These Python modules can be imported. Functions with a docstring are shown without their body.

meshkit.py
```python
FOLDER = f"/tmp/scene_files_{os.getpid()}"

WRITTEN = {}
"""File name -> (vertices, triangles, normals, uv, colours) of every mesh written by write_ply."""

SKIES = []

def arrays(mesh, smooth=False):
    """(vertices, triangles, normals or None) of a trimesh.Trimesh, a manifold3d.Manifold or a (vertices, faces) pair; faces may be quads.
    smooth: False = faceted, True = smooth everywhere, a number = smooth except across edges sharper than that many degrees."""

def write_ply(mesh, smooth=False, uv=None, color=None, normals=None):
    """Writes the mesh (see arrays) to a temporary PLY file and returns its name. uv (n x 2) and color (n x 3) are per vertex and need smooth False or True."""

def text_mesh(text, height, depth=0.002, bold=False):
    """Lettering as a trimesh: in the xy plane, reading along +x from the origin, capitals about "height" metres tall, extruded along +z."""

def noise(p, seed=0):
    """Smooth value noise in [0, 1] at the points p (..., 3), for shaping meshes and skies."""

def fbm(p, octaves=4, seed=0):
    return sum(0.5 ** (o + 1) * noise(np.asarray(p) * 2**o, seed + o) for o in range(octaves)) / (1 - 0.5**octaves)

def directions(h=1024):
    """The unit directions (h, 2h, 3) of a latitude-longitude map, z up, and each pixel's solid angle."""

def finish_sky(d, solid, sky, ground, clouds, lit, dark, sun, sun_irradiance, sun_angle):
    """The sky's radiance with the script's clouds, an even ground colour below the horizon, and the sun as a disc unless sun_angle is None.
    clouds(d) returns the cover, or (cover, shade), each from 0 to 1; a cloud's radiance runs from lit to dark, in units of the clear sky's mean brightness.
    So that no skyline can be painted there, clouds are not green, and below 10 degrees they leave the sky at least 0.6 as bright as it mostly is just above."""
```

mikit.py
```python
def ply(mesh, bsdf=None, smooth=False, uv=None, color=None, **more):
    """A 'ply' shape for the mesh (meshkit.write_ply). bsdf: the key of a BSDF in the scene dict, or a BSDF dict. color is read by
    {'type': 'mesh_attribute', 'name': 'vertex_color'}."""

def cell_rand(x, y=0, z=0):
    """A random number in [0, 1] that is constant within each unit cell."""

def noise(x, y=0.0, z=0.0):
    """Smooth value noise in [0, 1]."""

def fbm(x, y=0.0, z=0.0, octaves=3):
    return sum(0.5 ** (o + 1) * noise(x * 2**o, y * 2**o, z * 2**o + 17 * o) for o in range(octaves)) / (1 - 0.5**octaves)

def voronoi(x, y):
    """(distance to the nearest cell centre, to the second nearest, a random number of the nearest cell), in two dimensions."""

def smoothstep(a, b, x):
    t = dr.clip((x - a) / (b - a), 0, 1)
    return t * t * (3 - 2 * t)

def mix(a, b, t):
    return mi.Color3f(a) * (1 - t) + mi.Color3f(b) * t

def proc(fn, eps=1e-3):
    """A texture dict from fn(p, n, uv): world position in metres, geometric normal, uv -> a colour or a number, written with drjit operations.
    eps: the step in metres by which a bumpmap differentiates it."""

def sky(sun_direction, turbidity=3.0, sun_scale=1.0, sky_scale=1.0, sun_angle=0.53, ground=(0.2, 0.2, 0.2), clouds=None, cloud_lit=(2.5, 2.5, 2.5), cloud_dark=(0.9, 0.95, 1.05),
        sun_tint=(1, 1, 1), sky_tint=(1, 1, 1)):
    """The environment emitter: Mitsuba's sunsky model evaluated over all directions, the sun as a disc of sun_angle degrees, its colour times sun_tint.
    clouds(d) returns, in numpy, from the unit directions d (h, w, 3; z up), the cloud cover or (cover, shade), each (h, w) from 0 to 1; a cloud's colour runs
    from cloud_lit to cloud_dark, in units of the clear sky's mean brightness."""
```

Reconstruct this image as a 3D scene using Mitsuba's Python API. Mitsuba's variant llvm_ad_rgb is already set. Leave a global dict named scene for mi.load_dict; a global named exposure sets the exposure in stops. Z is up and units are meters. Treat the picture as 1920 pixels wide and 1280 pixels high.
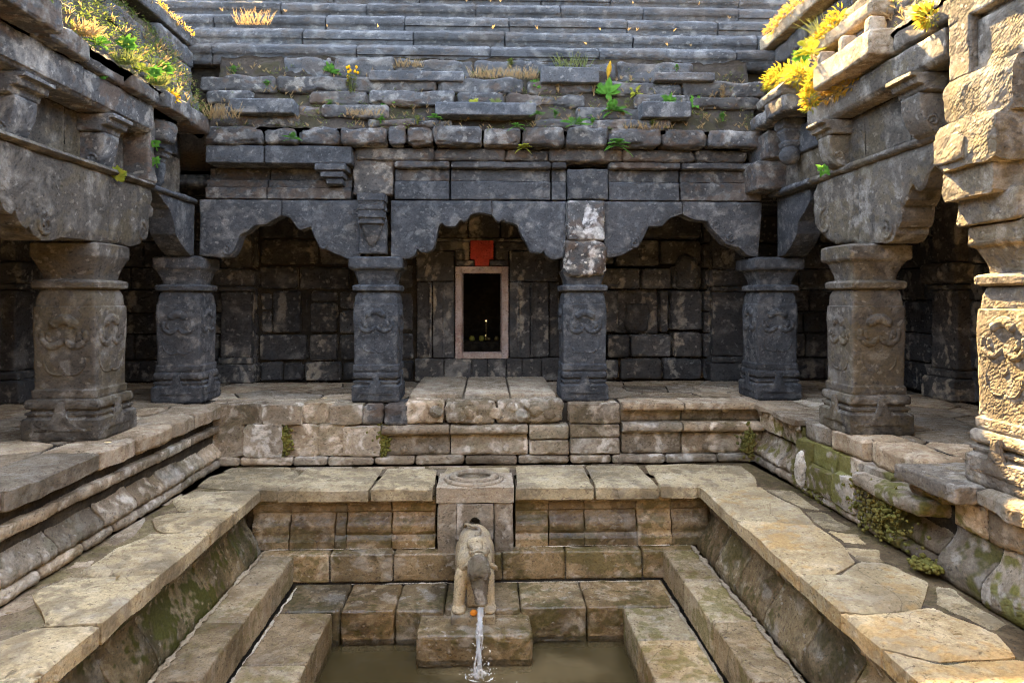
import math, random
import numpy as np, trimesh, mitsuba as mi, mikit, meshkit
import drjit as dr
import manifold3d as m3
import shapely
from shapely.geometry import Polygon, LineString
from mikit import proc, fbm, noise, smoothstep, mix

T = mi.ScalarTransform4f
scene, labels = {}, {}
rng = np.random.default_rng(7)

# ------------------------------------------------------------------ camera, sky, exposure
YAW = 0.0358
scene['camera'] = {'type': 'perspective', 'fov_axis': 'x', 'fov': math.degrees(2 * math.atan(960 / 1301)),
                   'principal_point_offset_y': 0.0633, 'near_clip': 0.05, 'far_clip': 2000.0,
                   'to_world': T().look_at(origin=[0, 0, 1.28], target=[math.sin(YAW), math.cos(YAW), 1.28], up=[0, 0, 1])}
scene['daylight'] = mikit.sky((-0.23, 1.0, 0.965), turbidity=3, sun_scale=1.4, sun_tint=(1.0, 0.83, 0.47), clouds=lambda d: 0.36, cloud_lit=(2.2, 2.12, 1.98))
exposure = 5.3

# ------------------------------------------------------------------ materials
def C(*v): return mi.Color3f(*v)

def stone_colour(dark, base, light, lichen=0.0, moss=0.0, mosscol=(.07, .08, .02), streak=0.0, streakcol=(.5, .48, .43), stain=0.0, staincol=(.02, .02, .018), warm=(1.1, .98, .84), freq=1.0, crack=0.0):
    def fn(p, n, uv):
        a, b, c0 = p.x * freq, p.y * freq, p.z * freq
        wx, wy = noise(a * 5 + 3, b * 5, c0 * 5) * .07, noise(a * 5, b * 5 + 9, c0 * 5) * .07
        x, y, z = .79 * a + .52 * b + .33 * c0 + wx, -.6 * a + .72 * b + .35 * c0 + wy, -.06 * a - .47 * b + .88 * c0 + wx
        big = fbm(x * 2.1, y * 2.1, z * 2.1, octaves=3)
        mid = fbm(x * 11 + 5, y * 11, z * 11, octaves=3)
        fine = .5 * noise(x * 62, y * 62, z * 62) + .5 * noise(x * 141, y * 141, z * 141)
        c = mix(dark, base, smoothstep(.25, .7, big))
        c = mix(c, light, smoothstep(.38, .85, mid) * .65)
        c = c * (.55 + .85 * fine)
        pit = smoothstep(.62, .8, .6 * noise(x * 46 + 9, y * 46, z * 46) + .4 * noise(x * 97 + 9, y * 97, z * 97))
        c = c * (1 - .5 * pit)
        if stain:
            s = fbm(p.x * 3.3 + 31 + wx, p.y * 3.3 + wy, p.z * 1.1, octaves=3) * .6 + .4 * mid
            c = mix(c, staincol, smoothstep(.5, .68, s) * stain * .8)
        if streak:
            s = fbm(p.x * 7.5 + wx * 9, p.y * 7.5 + 13 + wy * 9, p.z * .9, octaves=2) * .55 + .45 * fbm(x * 17, y * 17, z * 13 + 3, octaves=3)
            c = mix(c, streakcol, smoothstep(.55, .68, s) * streak * (.4 + .9 * fine))
        if lichen:
            s = fbm(x * 6.5 + 3, y * 6.5 + 7, z * 6.5, octaves=4)
            c = mix(c, C(.52, .51, .47), smoothstep(.53, .76, s) * lichen * (.45 + .8 * fine))
            c = mix(c, C(.55, .54, .5), smoothstep(.66, .76, fbm(x * 21, y * 21 + 3, z * 21, octaves=3)) * lichen * .8)
        if moss:
            s = fbm(x * 2.6 + 11, y * 2.6 + 4, z * 2.6 + 2, octaves=3) * .62 + .38 * fbm(x * 16, y * 16, z * 16, octaves=2)
            c = mix(c, C(*mosscol) * (.6 + .8 * fine), smoothstep(.5, .6, s) * moss)
        if crack:
            k1, k2, _ = mikit.voronoi(p.x * 1.7 + wx * 6 + .12 * big, p.y * 1.7 + wy * 6 + p.z * .6)
            ln = 1 - smoothstep(.002, .014, k2 - k1)
            c = c * (1 - .62 * ln * smoothstep(.42, .5, fbm(x * 1.3 + 8, y * 1.3, z * 1.3, octaves=2)) * crack)
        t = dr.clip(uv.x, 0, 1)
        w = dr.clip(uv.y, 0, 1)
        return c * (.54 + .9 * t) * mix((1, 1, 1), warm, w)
    return fn

def rough_height(a, b):
    def fn(p, n, uv):
        h = fbm(p.x * 34 + p.z * 11, p.y * 34 - p.x * 10, p.z * 34 + p.y * 9, octaves=3) * a + noise(p.x * 93 + p.y * 31, p.y * 93, p.z * 93 - p.x * 33) * b
        return h - smoothstep(.6, .8, noise(p.x * 41 + p.z * 23, p.y * 44 - p.x * 17, p.z * 43 + p.y * 21)) * b * 1.5
    return fn
ROUGH = rough_height(.0065, .0048)
FINE = rough_height(.009, .0022)

def bumped(name, colour, roughness=.85, height=ROUGH, spec=.3, **more):
    scene[name] = {'type': 'bumpmap', 'tex': proc(height, eps=.004), 'scale': 1.0,
                   'bsdf': {'type': 'principled', 'base_color': proc(colour), 'roughness': roughness, 'specular': spec, **more}}

bumped('basalt', stone_colour((.03, .034, .039), (.052, .057, .064), (.085, .091, .1), lichen=.14, streak=.22, stain=.3, streakcol=(.26, .275, .28), warm=(1.15, .97, .8), freq=1.35))
bumped('basalt_lichen', stone_colour((.035, .036, .038), (.065, .068, .07), (.11, .112, .112), lichen=.8, streak=.9, stain=.4, streakcol=(.5, .5, .49), moss=.5, mosscol=(.09, .06, .04)))
bumped('basalt_warm', stone_colour((.042, .038, .032), (.078, .07, .059), (.13, .117, .097), lichen=.2, streak=.18, stain=.4, moss=.25, mosscol=(.12, .09, .03), staincol=(.035, .028, .02), freq=0.9))
bumped('facade', stone_colour((.032, .033, .035), (.058, .06, .063), (.1, .103, .106), lichen=.24, streak=.25, stain=.35, moss=.55, mosscol=(.075, .05, .032)))
bumped('roofstone', stone_colour((.032, .035, .039), (.058, .062, .068), (.095, .1, .107), lichen=.16, moss=.3, mosscol=(.075, .055, .035), stain=.3, freq=1.15))
bumped('soot', stone_colour((.03, .031, .032), (.05, .051, .052), (.085, .085, .082), lichen=.2, streak=.6, stain=.45, streakcol=(.36, .33, .27), staincol=(.035, .034, .031), freq=0.75))
bumped('tan', stone_colour((.16, .125, .085), (.3, .245, .175), (.42, .365, .28), lichen=.25, streak=.3, stain=.4, staincol=(.09, .07, .045), moss=.12, mosscol=(.06, .06, .015), freq=1.2))
bumped('plinthstone', stone_colour((.12, .098, .07), (.26, .215, .155), (.4, .35, .275), lichen=.35, streak=.65, stain=.65, streakcol=(.58, .55, .49), staincol=(.055, .045, .03), moss=.3, mosscol=(.05, .052, .012), freq=0.8))
bumped('plinthmoss', stone_colour((.12, .098, .07), (.26, .215, .155), (.4, .35, .275), lichen=.35, streak=.5, stain=.7, streakcol=(.55, .52, .45), staincol=(.06, .047, .028), moss=.9, mosscol=(.105, .1, .02), freq=0.85))
bumped('ochre', stone_colour((.22, .172, .096), (.35, .286, .172), (.45, .385, .262), lichen=.14, streak=.12, stain=.75, staincol=(.17, .13, .075), moss=.5, mosscol=(.3, .19, .065), crack=.55))  # slab stone with ochre patches, which also paint in some warm light
bumped('slabtan', stone_colour((.22, .175, .1), (.35, .29, .178), (.45, .39, .27), lichen=.14, streak=.12, stain=.95, staincol=(.135, .108, .068), moss=.6, mosscol=(.13, .105, .066), crack=.55))
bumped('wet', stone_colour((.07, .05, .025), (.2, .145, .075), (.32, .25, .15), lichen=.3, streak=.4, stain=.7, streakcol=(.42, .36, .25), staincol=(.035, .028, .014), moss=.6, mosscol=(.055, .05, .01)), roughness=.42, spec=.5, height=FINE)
bumped('step_tan', stone_colour((.14, .11, .065), (.27, .215, .135), (.38, .32, .22), lichen=.15, streak=.2, stain=1.0, staincol=(.13, .09, .045), moss=.5, mosscol=(.11, .095, .03), crack=.6), roughness=.38, spec=.5)
bumped('step_ochre', stone_colour((.14, .11, .062), (.28, .22, .13), (.39, .325, .215), lichen=.12, streak=.2, stain=1.0, staincol=(.13, .085, .035), moss=.6, mosscol=(.1, .09, .015), crack=.6), roughness=.38, spec=.5)
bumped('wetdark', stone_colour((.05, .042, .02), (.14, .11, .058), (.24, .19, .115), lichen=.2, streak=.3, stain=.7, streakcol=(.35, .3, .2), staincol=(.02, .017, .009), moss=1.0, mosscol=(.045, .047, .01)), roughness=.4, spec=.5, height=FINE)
bumped('mud', stone_colour((.06, .045, .027), (.13, .1, .06), (.22, .175, .11), moss=.35, mosscol=(.06, .06, .012), stain=.3), roughness=.5, spec=.45)
bumped('soil', stone_colour((.03, .026, .022), (.06, .05, .04), (.095, .08, .062), moss=.7, mosscol=(.05, .047, .018), lichen=.08, stain=.4, staincol=(.04, .038, .036)))
bumped('bullstone', stone_colour((.2, .16, .1), (.36, .295, .185), (.46, .395, .28), stain=.9, staincol=(.11, .1, .085), lichen=.1), height=FINE, roughness=.7)
bumped('frame_paint', stone_colour((.26, .19, .165), (.36, .295, .265), (.46, .41, .38), streak=.4, streakcol=(.5, .45, .41)), height=FINE)
bumped('red_paint', stone_colour((.28, .03, .02), (.42, .05, .035), (.46, .08, .055), stain=.3, staincol=(.2, .03, .02)), height=FINE)
bumped('lime', stone_colour((.35, .32, .26), (.62, .59, .52), (.75, .73, .67)), height=FINE)
bumped('limestain', stone_colour((.2, .17, .12), (.38, .34, .26), (.55, .51, .43), stain=.6, staincol=(.13, .1, .06)), height=FINE)
bumped('mossgreen', stone_colour((.06, .058, .012), (.12, .115, .022), (.2, .19, .04), moss=.4, mosscol=(.14, .1, .025)))
bumped('ochre_moss', stone_colour((.2, .1, .012), (.42, .24, .02), (.6, .42, .05)))
bumped('mortar', stone_colour((.015, .013, .01), (.035, .03, .022), (.05, .045, .033)))
bumped('earth', stone_colour((.06, .05, .035), (.1, .085, .06), (.14, .12, .09)))

def ripple(p, n, uv):
    r = dr.sqrt(dr.square(p.x + .1) + dr.square(p.y - 5.93))
    return .007 * fbm(p.x * 5, p.y * 5, p.z, octaves=3) + .0022 * noise(p.x * 22, p.y * 22, 3) + .0028 * dr.sin(r * 40) * dr.exp(-r * 1.3)
def murk(p, n, uv):
    return mix((.09, .068, .028), (.22, .165, .08), smoothstep(.4, .65, fbm(p.x * 1.3, p.y * 1.3 + 2, 1, octaves=3)))
scene['water_surface'] = {'type': 'bumpmap', 'tex': proc(ripple, eps=.004), 'scale': 1.0,
                          'bsdf': {'type': 'dielectric', 'int_ior': 1.33}}
scene['silt'] = {'type': 'diffuse', 'reflectance': proc(murk)}
scene['jet_water'] = {'type': 'principled', 'base_color': {'type': 'rgb', 'value': [.95, .96, .97]}, 'spec_trans': .8, 'roughness': .05, 'eta': 1.33}
scene['foam'] = {'type': 'principled', 'base_color': {'type': 'rgb', 'value': [.75, .76, .74]}, 'roughness': .4, 'spec_trans': 0.0}
scene['dark_metal'] = {'type': 'principled', 'base_color': {'type': 'rgb', 'value': [.3, .24, .1]}, 'metallic': .9, 'roughness': .35}
scene['petal_orange'] = {'type': 'principled', 'base_color': {'type': 'rgb', 'value': [.75, .25, .02]}, 'roughness': .7}
scene['petal_cream'] = {'type': 'principled', 'base_color': {'type': 'rgb', 'value': [.8, .6, .3]}, 'roughness': .7}
scene['oil'] = {'type': 'principled', 'base_color': {'type': 'rgb', 'value': [.3, .3, .05]}, 'roughness': .5}

def leafmat(name, a, b, trans=.8):
    def fn(p, n, uv):
        return mix(a, b, noise(p.x * 31, p.y * 31, p.z * 31)) * (.75 + .5 * dr.clip(uv.x, 0, 1))
    scene[name] = {'type': 'principledthin', 'base_color': proc(fn), 'roughness': .55, 'diff_trans': trans, 'spec_trans': 0.0}
leafmat('leaf', (.05, .15, .02), (.12, .28, .045))
leafmat('leaf_yellow', (.2, .25, .03), (.38, .36, .05))
leafmat('leaf_dull', (.09, .12, .04), (.17, .18, .06))
leafmat('leaf_weed', (.07, .13, .025), (.2, .22, .05))
leafmat('straw', (.22, .15, .07), (.4, .29, .15))
leafmat('gold', (.36, .21, .02), (.5, .33, .04))
leafmat('blossom', (.75, .4, .01), (.8, .5, .02))

# ------------------------------------------------------------------ scene helpers
def numbered(key):
    if key not in scene and key not in labels and not any(k.startswith(key + '__') for k in ()):
        return key
    i = 1
    while f'{key}_{i:03d}' in scene or f'{key}_{i:03d}' in labels: i += 1
    return f'{key}_{i:03d}'
counts = {}
def part_key(parent, name):
    base = f'{parent}__{name}'
    i = counts.get(base, 0); counts[base] = i + 1
    return base if i == 0 else f'{base}_{i:03d}'
def thing(name, label, cat, group=None, kind=None):
    i = counts.get(name, 0); counts[name] = i + 1
    key = name if i == 0 else f'{name}_{i:03d}'
    labels[key] = {'label': label, 'category': cat}
    if group: labels[key]['group'] = group
    if kind: labels[key]['kind'] = kind
    return key
def setting(name, label, cat='ground'):
    k = thing(name, label, cat, kind='structure')
    return k
def put(key, mesh, mat, tint=None, split=None):
    """mesh (V, F) into the scene under key."""
    v, f = mesh
    if split:
        tm = trimesh.graph.smooth_shade(trimesh.Trimesh(v, f, process=False), angle=math.radians(split), facet_minarea=None)
        v, f = np.array(tm.vertices), np.array(tm.faces)
    if tint is None: tint = rng.random(2)
    uv = np.tile(np.asarray(tint, float), (len(v), 1))
    scene[key] = mikit.ply((v, f), mat, smooth=True, uv=uv)
    return key
def part(parent, name, mesh, mat, tint=None, split=None, label=None, kind=None):
    key = put(part_key(parent, name), mesh, mat, tint, split)
    if label or kind:
        labels[key] = {}
        if label: labels[key]['label'] = label
        if kind: labels[key]['kind'] = kind
    return key

# ------------------------------------------------------------------ mesh helpers
def join(meshes):
    vs, fs, o = [], [], 0
    for v, f in meshes:
        vs.append(v); fs.append(np.asarray(f) + o); o += len(v)
    return np.vstack(vs), np.vstack(fs)
def fixed(v, f):
    t = v[f]
    vol = np.einsum('ij,ij->i', t[:, 0], np.cross(t[:, 1], t[:, 2])).sum()
    return (v, f[:, ::-1]) if vol < 0 else (v, f)
def NZ(p, fr, oct=3, seed=0):
    return meshkit.fbm(np.asarray(p) * fr + seed * 7.31, oct, seed % 97) * 2 - 1

def rbox(lo, hi, r=.02, res=.06, amp=.006, fr=6.0, chip=.5, seed=0, pull=None):
    """A worn block: rounded edges, chipped corners and an uneven face."""
    lo, hi = np.asarray(lo, float), np.asarray(hi, float)
    s = hi - lo
    r = min(r, .45 * s.min())
    ax = []
    for L in s:
        n = max(1, int(round((L - 2 * r) / res)))
        ax.append(np.concatenate([[0, r * .45], np.linspace(r, L - r, n + 1), [L - r * .45, L]]))
    V, F, o = [], [], 0
    for a in range(3):
        b, c = (a + 1) % 3, (a + 2) % 3
        nb, nc = len(ax[b]), len(ax[c])
        B, Cc = np.meshgrid(ax[b], ax[c], indexing='ij')
        i, j = np.meshgrid(np.arange(nb - 1), np.arange(nc - 1), indexing='ij')
        q = np.stack([i * nc + j, (i + 1) * nc + j, (i + 1) * nc + j + 1, i * nc + j + 1], -1).reshape(-1, 4)
        for side in (0, 1):
            p = np.zeros((nb * nc, 3)); p[:, b] = B.ravel(); p[:, c] = Cc.ravel(); p[:, a] = s[a] * side
            qq = q if side else q[:, ::-1]
            V.append(p); F.append(np.vstack([qq[:, [0, 1, 2]], qq[:, [0, 2, 3]]]) + o); o += len(p)
    V, F = np.vstack(V), np.vstack(F)
    _, idx, inv = np.unique(np.round(V, 6), axis=0, return_index=True, return_inverse=True)
    V, F = V[idx], inv.ravel()[F]
    F = F[(F[:, 0] != F[:, 1]) & (F[:, 1] != F[:, 2]) & (F[:, 0] != F[:, 2])]
    inner = np.clip(V, r, s - r)
    d = V - inner
    near = (np.abs(d) > 1e-9).sum(1)
    L = np.linalg.norm(d, axis=1, keepdims=True)
    n = d / np.maximum(L, 1e-9)
    V = inner + n * r
    W = V + lo
    disp = amp * 1.5 * NZ(W, fr, 3, seed)
    if chip:
        e = np.clip(NZ(W, 5.0, 3, seed + 5) - .05, 0, 1)
        disp = disp - chip * r * 2.2 * e * (near >= 2)
        disp = disp - chip * r * 1.2 * np.clip(NZ(W, 2.2, 2, seed + 9) - .25, 0, 1) * (near == 1)
    return W + n * disp[:, None], F

def remesh(poly, h, edge, seed=0, amp=.006, fr=7.0, bevel=.015, both=False):
    """A flat outline given thickness h (along +third axis), refined, its top edge rounded and its faces made uneven."""
    if poly.geom_type != 'Polygon': poly = max(poly.geoms, key=lambda g: g.area)
    poly = shapely.geometry.polygon.orient(poly)
    cs = m3.CrossSection([np.array(poly.exterior.coords)[:-1]] + [np.array(i.coords)[:-1] for i in poly.interiors], m3.FillRule.EvenOdd)
    mf = m3.Manifold.extrude(cs, h).refine_to_length(edge)
    mm = mf.to_mesh()
    v, f = np.array(mm.vert_properties[:, :3], float), np.array(mm.tri_verts, int)
    d = shapely.distance(poly.boundary, shapely.points(v[:, :2]))
    b = bevel * (1 + .8 * NZ(v, 4, 2, seed + 3))
    k = np.clip(1 - d / np.maximum(b, 1e-4), 0, 1)
    top = v[:, 2] > h - 1e-6
    v[:, 2] -= np.where(top, b * k * .9, 0)
    if both: v[:, 2] += np.where(v[:, 2] < 1e-6, b * k * .9, 0)
    for a in range(3):
        v[:, a] += amp * NZ(v + a * 17.3, fr, 3, seed + a)
    return v, f

def wavy(pts, step=.06, amp=.012, fr=4.0, seed=0, closed=True):
    """A polygon outline whose sides wander a little."""
    p = np.array(pts, float)
    if closed: p = np.vstack([p, p[:1]])
    ls = LineString(p)
    n = max(8, int(ls.length / step))
    q = np.array([ls.interpolate(t, normalized=True).coords[0] for t in np.linspace(0, 1, n, endpoint=not closed)])
    q3 = np.column_stack([q, np.zeros(len(q))])
    q = q + amp * np.column_stack([NZ(q3, fr, 3, seed), NZ(q3 + 9.1, fr, 3, seed + 1)])
    return q
def wpoly(pts, **k):
    return Polygon(wavy(pts, **k)).buffer(0)

def profile_stone(prof, u0, u1, res=.05, amp=.008, fr=6.0, seed=0, round_end=.012, bosses=()):
    """A closed outline prof of (o, z) drawn along u: a moulded stone with its ends slightly rounded. Returns (u, o, z) coordinates."""
    pr = Polygon(prof)
    pr = shapely.geometry.polygon.orient(pr)
    ls = LineString(list(pr.exterior.coords))
    pts = []
    co = np.array(pr.exterior.coords)
    for a, b in zip(co[:-1], co[1:]):
        n = max(1, int(np.ceil(np.linalg.norm(b - a) / res)))
        for t in range(n): pts.append(a + (b - a) * t / n)
    P = np.array(pts); m = len(P); cen = np.array(pr.centroid.coords[0])
    L = u1 - u0
    us = np.concatenate([[0, round_end * .4], np.linspace(round_end, L - round_end, max(2, int(L / res)) + 1), [L - round_end * .4, L]])
    sc = np.ones(len(us)); shrink = np.array([round_end, round_end * .35])
    V = []
    for i, u in enumerate(us):
        k = shrink[i] if i < 2 else shrink[len(us) - 1 - i] if i >= len(us) - 2 else 0
        dv = P - cen
        q = cen + dv * (1 - k / np.maximum(np.linalg.norm(dv, axis=1, keepdims=True), .02))
        V.append(np.column_stack([np.full(m, u0 + u), q]))
    V = np.vstack(V); n = len(us)
    i, j = np.meshgrid(np.arange(n - 1), np.arange(m), indexing='ij')
    a, b, c, d = i * m + j, i * m + (j + 1) % m, (i + 1) * m + (j + 1) % m, (i + 1) * m + j
    F = np.vstack([np.stack([a, b, c], -1).reshape(-1, 3), np.stack([a, c, d], -1).reshape(-1, 3)])
    tv, tf = trimesh.creation.triangulate_polygon(Polygon(P), engine='earcut')
    # caps: earcut keeps the outline's vertices in order
    capf = np.array(tf)
    idx = [int(np.argmin(((P - q) ** 2).sum(1))) for q in tv]
    capf = np.array(idx)[capf]
    F = np.vstack([F, capf[:, ::-1], capf + (n - 1) * m])
    V, F = fixed(V, F)
    t = V[F]; fn = np.cross(t[:, 1] - t[:, 0], t[:, 2] - t[:, 0]); N = np.zeros_like(V)
    for kk in range(3): np.add.at(N, F[:, kk], fn)
    N /= np.maximum(np.linalg.norm(N, axis=1, keepdims=True), 1e-9)
    V = V + N * (amp * 1.5 * NZ(V, fr, 3, seed))[:, None] - N * (np.clip(NZ(V, 3.0, 2, seed + 4) - .35, 0, 1) * amp * 4)[:, None]
    for (u, o, z, r) in bosses:
        s = trimesh.creation.icosphere(subdivisions=2, radius=r)
        sv = np.array(s.vertices) * [1, .8, 1.1] + [u, o, z]
        V, F = join([(V, F), (sv, np.array(s.faces))])
    return V, F

def loft(sections, m=12, dz=.03, amp=.004, fr=8.0, seed=0, chip=.01):
    """Rounded-square sections (z, half width, corner radius) into one closed upright solid about the origin."""
    S = []
    for (z0, h0, r0), (z1, h1, r1) in zip(sections[:-1], sections[1:]):
        n = max(1, int(np.ceil(max(abs(z1 - z0), abs(h1 - h0) * .6) / dz)))
        for t in np.arange(n) / n: S.append((z0 + (z1 - z0) * t, h0 + (h1 - h0) * t, r0 + (r1 - r0) * t))
    S.append(sections[-1])
    t = np.linspace(-1, 1, m, endpoint=False)
    t = np.sign(t) * np.abs(t) ** .8
    sq = np.vstack([np.column_stack([t, -np.ones(m)]), np.column_stack([np.ones(m), t]), np.column_stack([-t, np.ones(m)]), np.column_stack([-np.ones(m), -t])])
    M = len(sq); V = []
    for z, h, r in S:
        q = sq * h; inn = np.clip(q, -h + r, h - r); d = q - inn
        L = np.linalg.norm(d, axis=1, keepdims=True)
        q = inn + d / np.maximum(L, 1e-9) * np.minimum(L, r)
        V.append(np.column_stack([q, np.full(M, z)]))
    V = np.vstack(V); n = len(S)
    i, j = np.meshgrid(np.arange(n - 1), np.arange(M), indexing='ij')
    a, b, c, d = i * M + j, i * M + (j + 1) % M, (i + 1) * M + (j + 1) % M, (i + 1) * M + j
    F = np.vstack([np.stack([a, b, c], -1).reshape(-1, 3), np.stack([a, c, d], -1).reshape(-1, 3)])
    nv = len(V); V = np.vstack([V, [[0, 0, S[0][0]], [0, 0, S[-1][0]]]])
    k = np.arange(M); kk = (k + 1) % M
    F = np.vstack([F, np.stack([np.full(M, nv), kk, k], -1), np.stack([np.full(M, nv + 1), k + (n - 1) * M, kk + (n - 1) * M], -1)])
    V, F = fixed(V, F)
    out = V * [1, 1, 0]; ol = np.linalg.norm(out, axis=1, keepdims=True); out = out / np.maximum(ol, 1e-6)
    corner = np.clip((np.abs(out).min(1) - .35) / .3, 0, 1)
    V = V + out * (amp * 1.5 * NZ(V, fr, 3, seed) - chip * 3 * corner * np.clip(NZ(V, 6, 3, seed + 3) - .05, 0, 1))[:, None] * (ol > .01)
    return V, F

def tube(pts, rad, sides=8, flat=(1, 1, 1), cap=True):
    p = np.asarray(pts, float); r = np.broadcast_to(rad, (len(p),)).astype(float)
    t = np.gradient(p, axis=0); t /= np.linalg.norm(t, axis=1, keepdims=True) + 1e-12
    up = np.where(np.abs(t[:, 2:]) < .9, [[0, 0, 1.0]], [[1.0, 0, 0]]) if True else None
    a = np.cross(t, up); a /= np.linalg.norm(a, axis=1, keepdims=True) + 1e-12
    for i in range(1, len(a)):
        if np.dot(a[i], a[i - 1]) < 0: a[i] = -a[i]
    b = np.cross(t, a); ang = np.arange(sides) * 2 * np.pi / sides
    off = r[:, None, None] * (np.cos(ang)[None, :, None] * a[:, None] + np.sin(ang)[None, :, None] * b[:, None])
    V = (p[:, None] + off * np.asarray(flat)).reshape(-1, 3)
    n = len(p); i, j = np.meshgrid(np.arange(n - 1), np.arange(sides), indexing='ij')
    q = np.stack([i * sides + j, i * sides + (j + 1) % sides, (i + 1) * sides + (j + 1) % sides, (i + 1) * sides + j], -1).reshape(-1, 4)
    F = np.vstack([q[:, [0, 1, 2]], q[:, [0, 2, 3]]])
    nv = len(V); V = np.vstack([V, p[:1], p[-1:]]); k = np.arange(sides); kk = (k + 1) % sides
    F = np.vstack([F, np.stack([np.full(sides, nv), kk, k], -1), np.stack([np.full(sides, nv + 1), k + (n - 1) * sides, kk + (n - 1) * sides], -1)])
    return fixed(V, F)
def curve(pts, n=24):
    """Catmull-Rom through pts."""
    p = np.array(pts, float); p = np.vstack([2 * p[0] - p[1], p, 2 * p[-1] - p[-2]]); out = []
    m = len(p) - 3; per = max(2, n // m)
    for i in range(m):
        for t in np.linspace(0, 1, per, endpoint=False):
            a, b, c, d = p[i:i + 4]
            out.append(.5 * ((2 * b) + (-a + c) * t + (2 * a - 5 * b + 4 * c - d) * t * t + (-a + 3 * b - 3 * c + d) * t ** 3))
    out.append(p[-2]); return np.array(out)

def chunk(lo, hi, seed, n=26, amp=.006, edge=.04, power=5):
    """A fractured stone: the hull of points spread over a boxy solid, its facets roughened."""
    r = np.random.default_rng(seed + 1000)
    p = []
    for cx_ in (-1, 1):
        for cy_ in (-1, 1):
            for cz_ in (-1, 1):
                cut = .1 + .5 * r.random(3) ** 2
                for a in range(3):
                    c = np.array([cx_, cy_, cz_], float) * (1 - .07 * r.random(3)); c[a] *= 1 - cut[a]; p.append(c)
    p = np.array(p)
    lo, hi = np.asarray(lo, float), np.asarray(hi, float)
    q = (lo + hi) / 2 + p * (hi - lo) / 2
    mm = m3.Manifold.hull_points(q).refine_to_length(edge).to_mesh()
    v, f = np.array(mm.vert_properties[:, :3], float), np.array(mm.tri_verts)
    for a in range(3): v[:, a] += amp * 2.4 * NZ(v + a * 9.7, 7, 3, seed + a) + amp * NZ(v + a * 5.1, 26, 2, seed + a)
    return v, f
def cblock(s, u0, u1, o0, o1, z0, z1, seed, base=None, **k): return side(s, chunk((u0, o0, z0), (u1, o1, z1), seed, **k), base)

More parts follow.
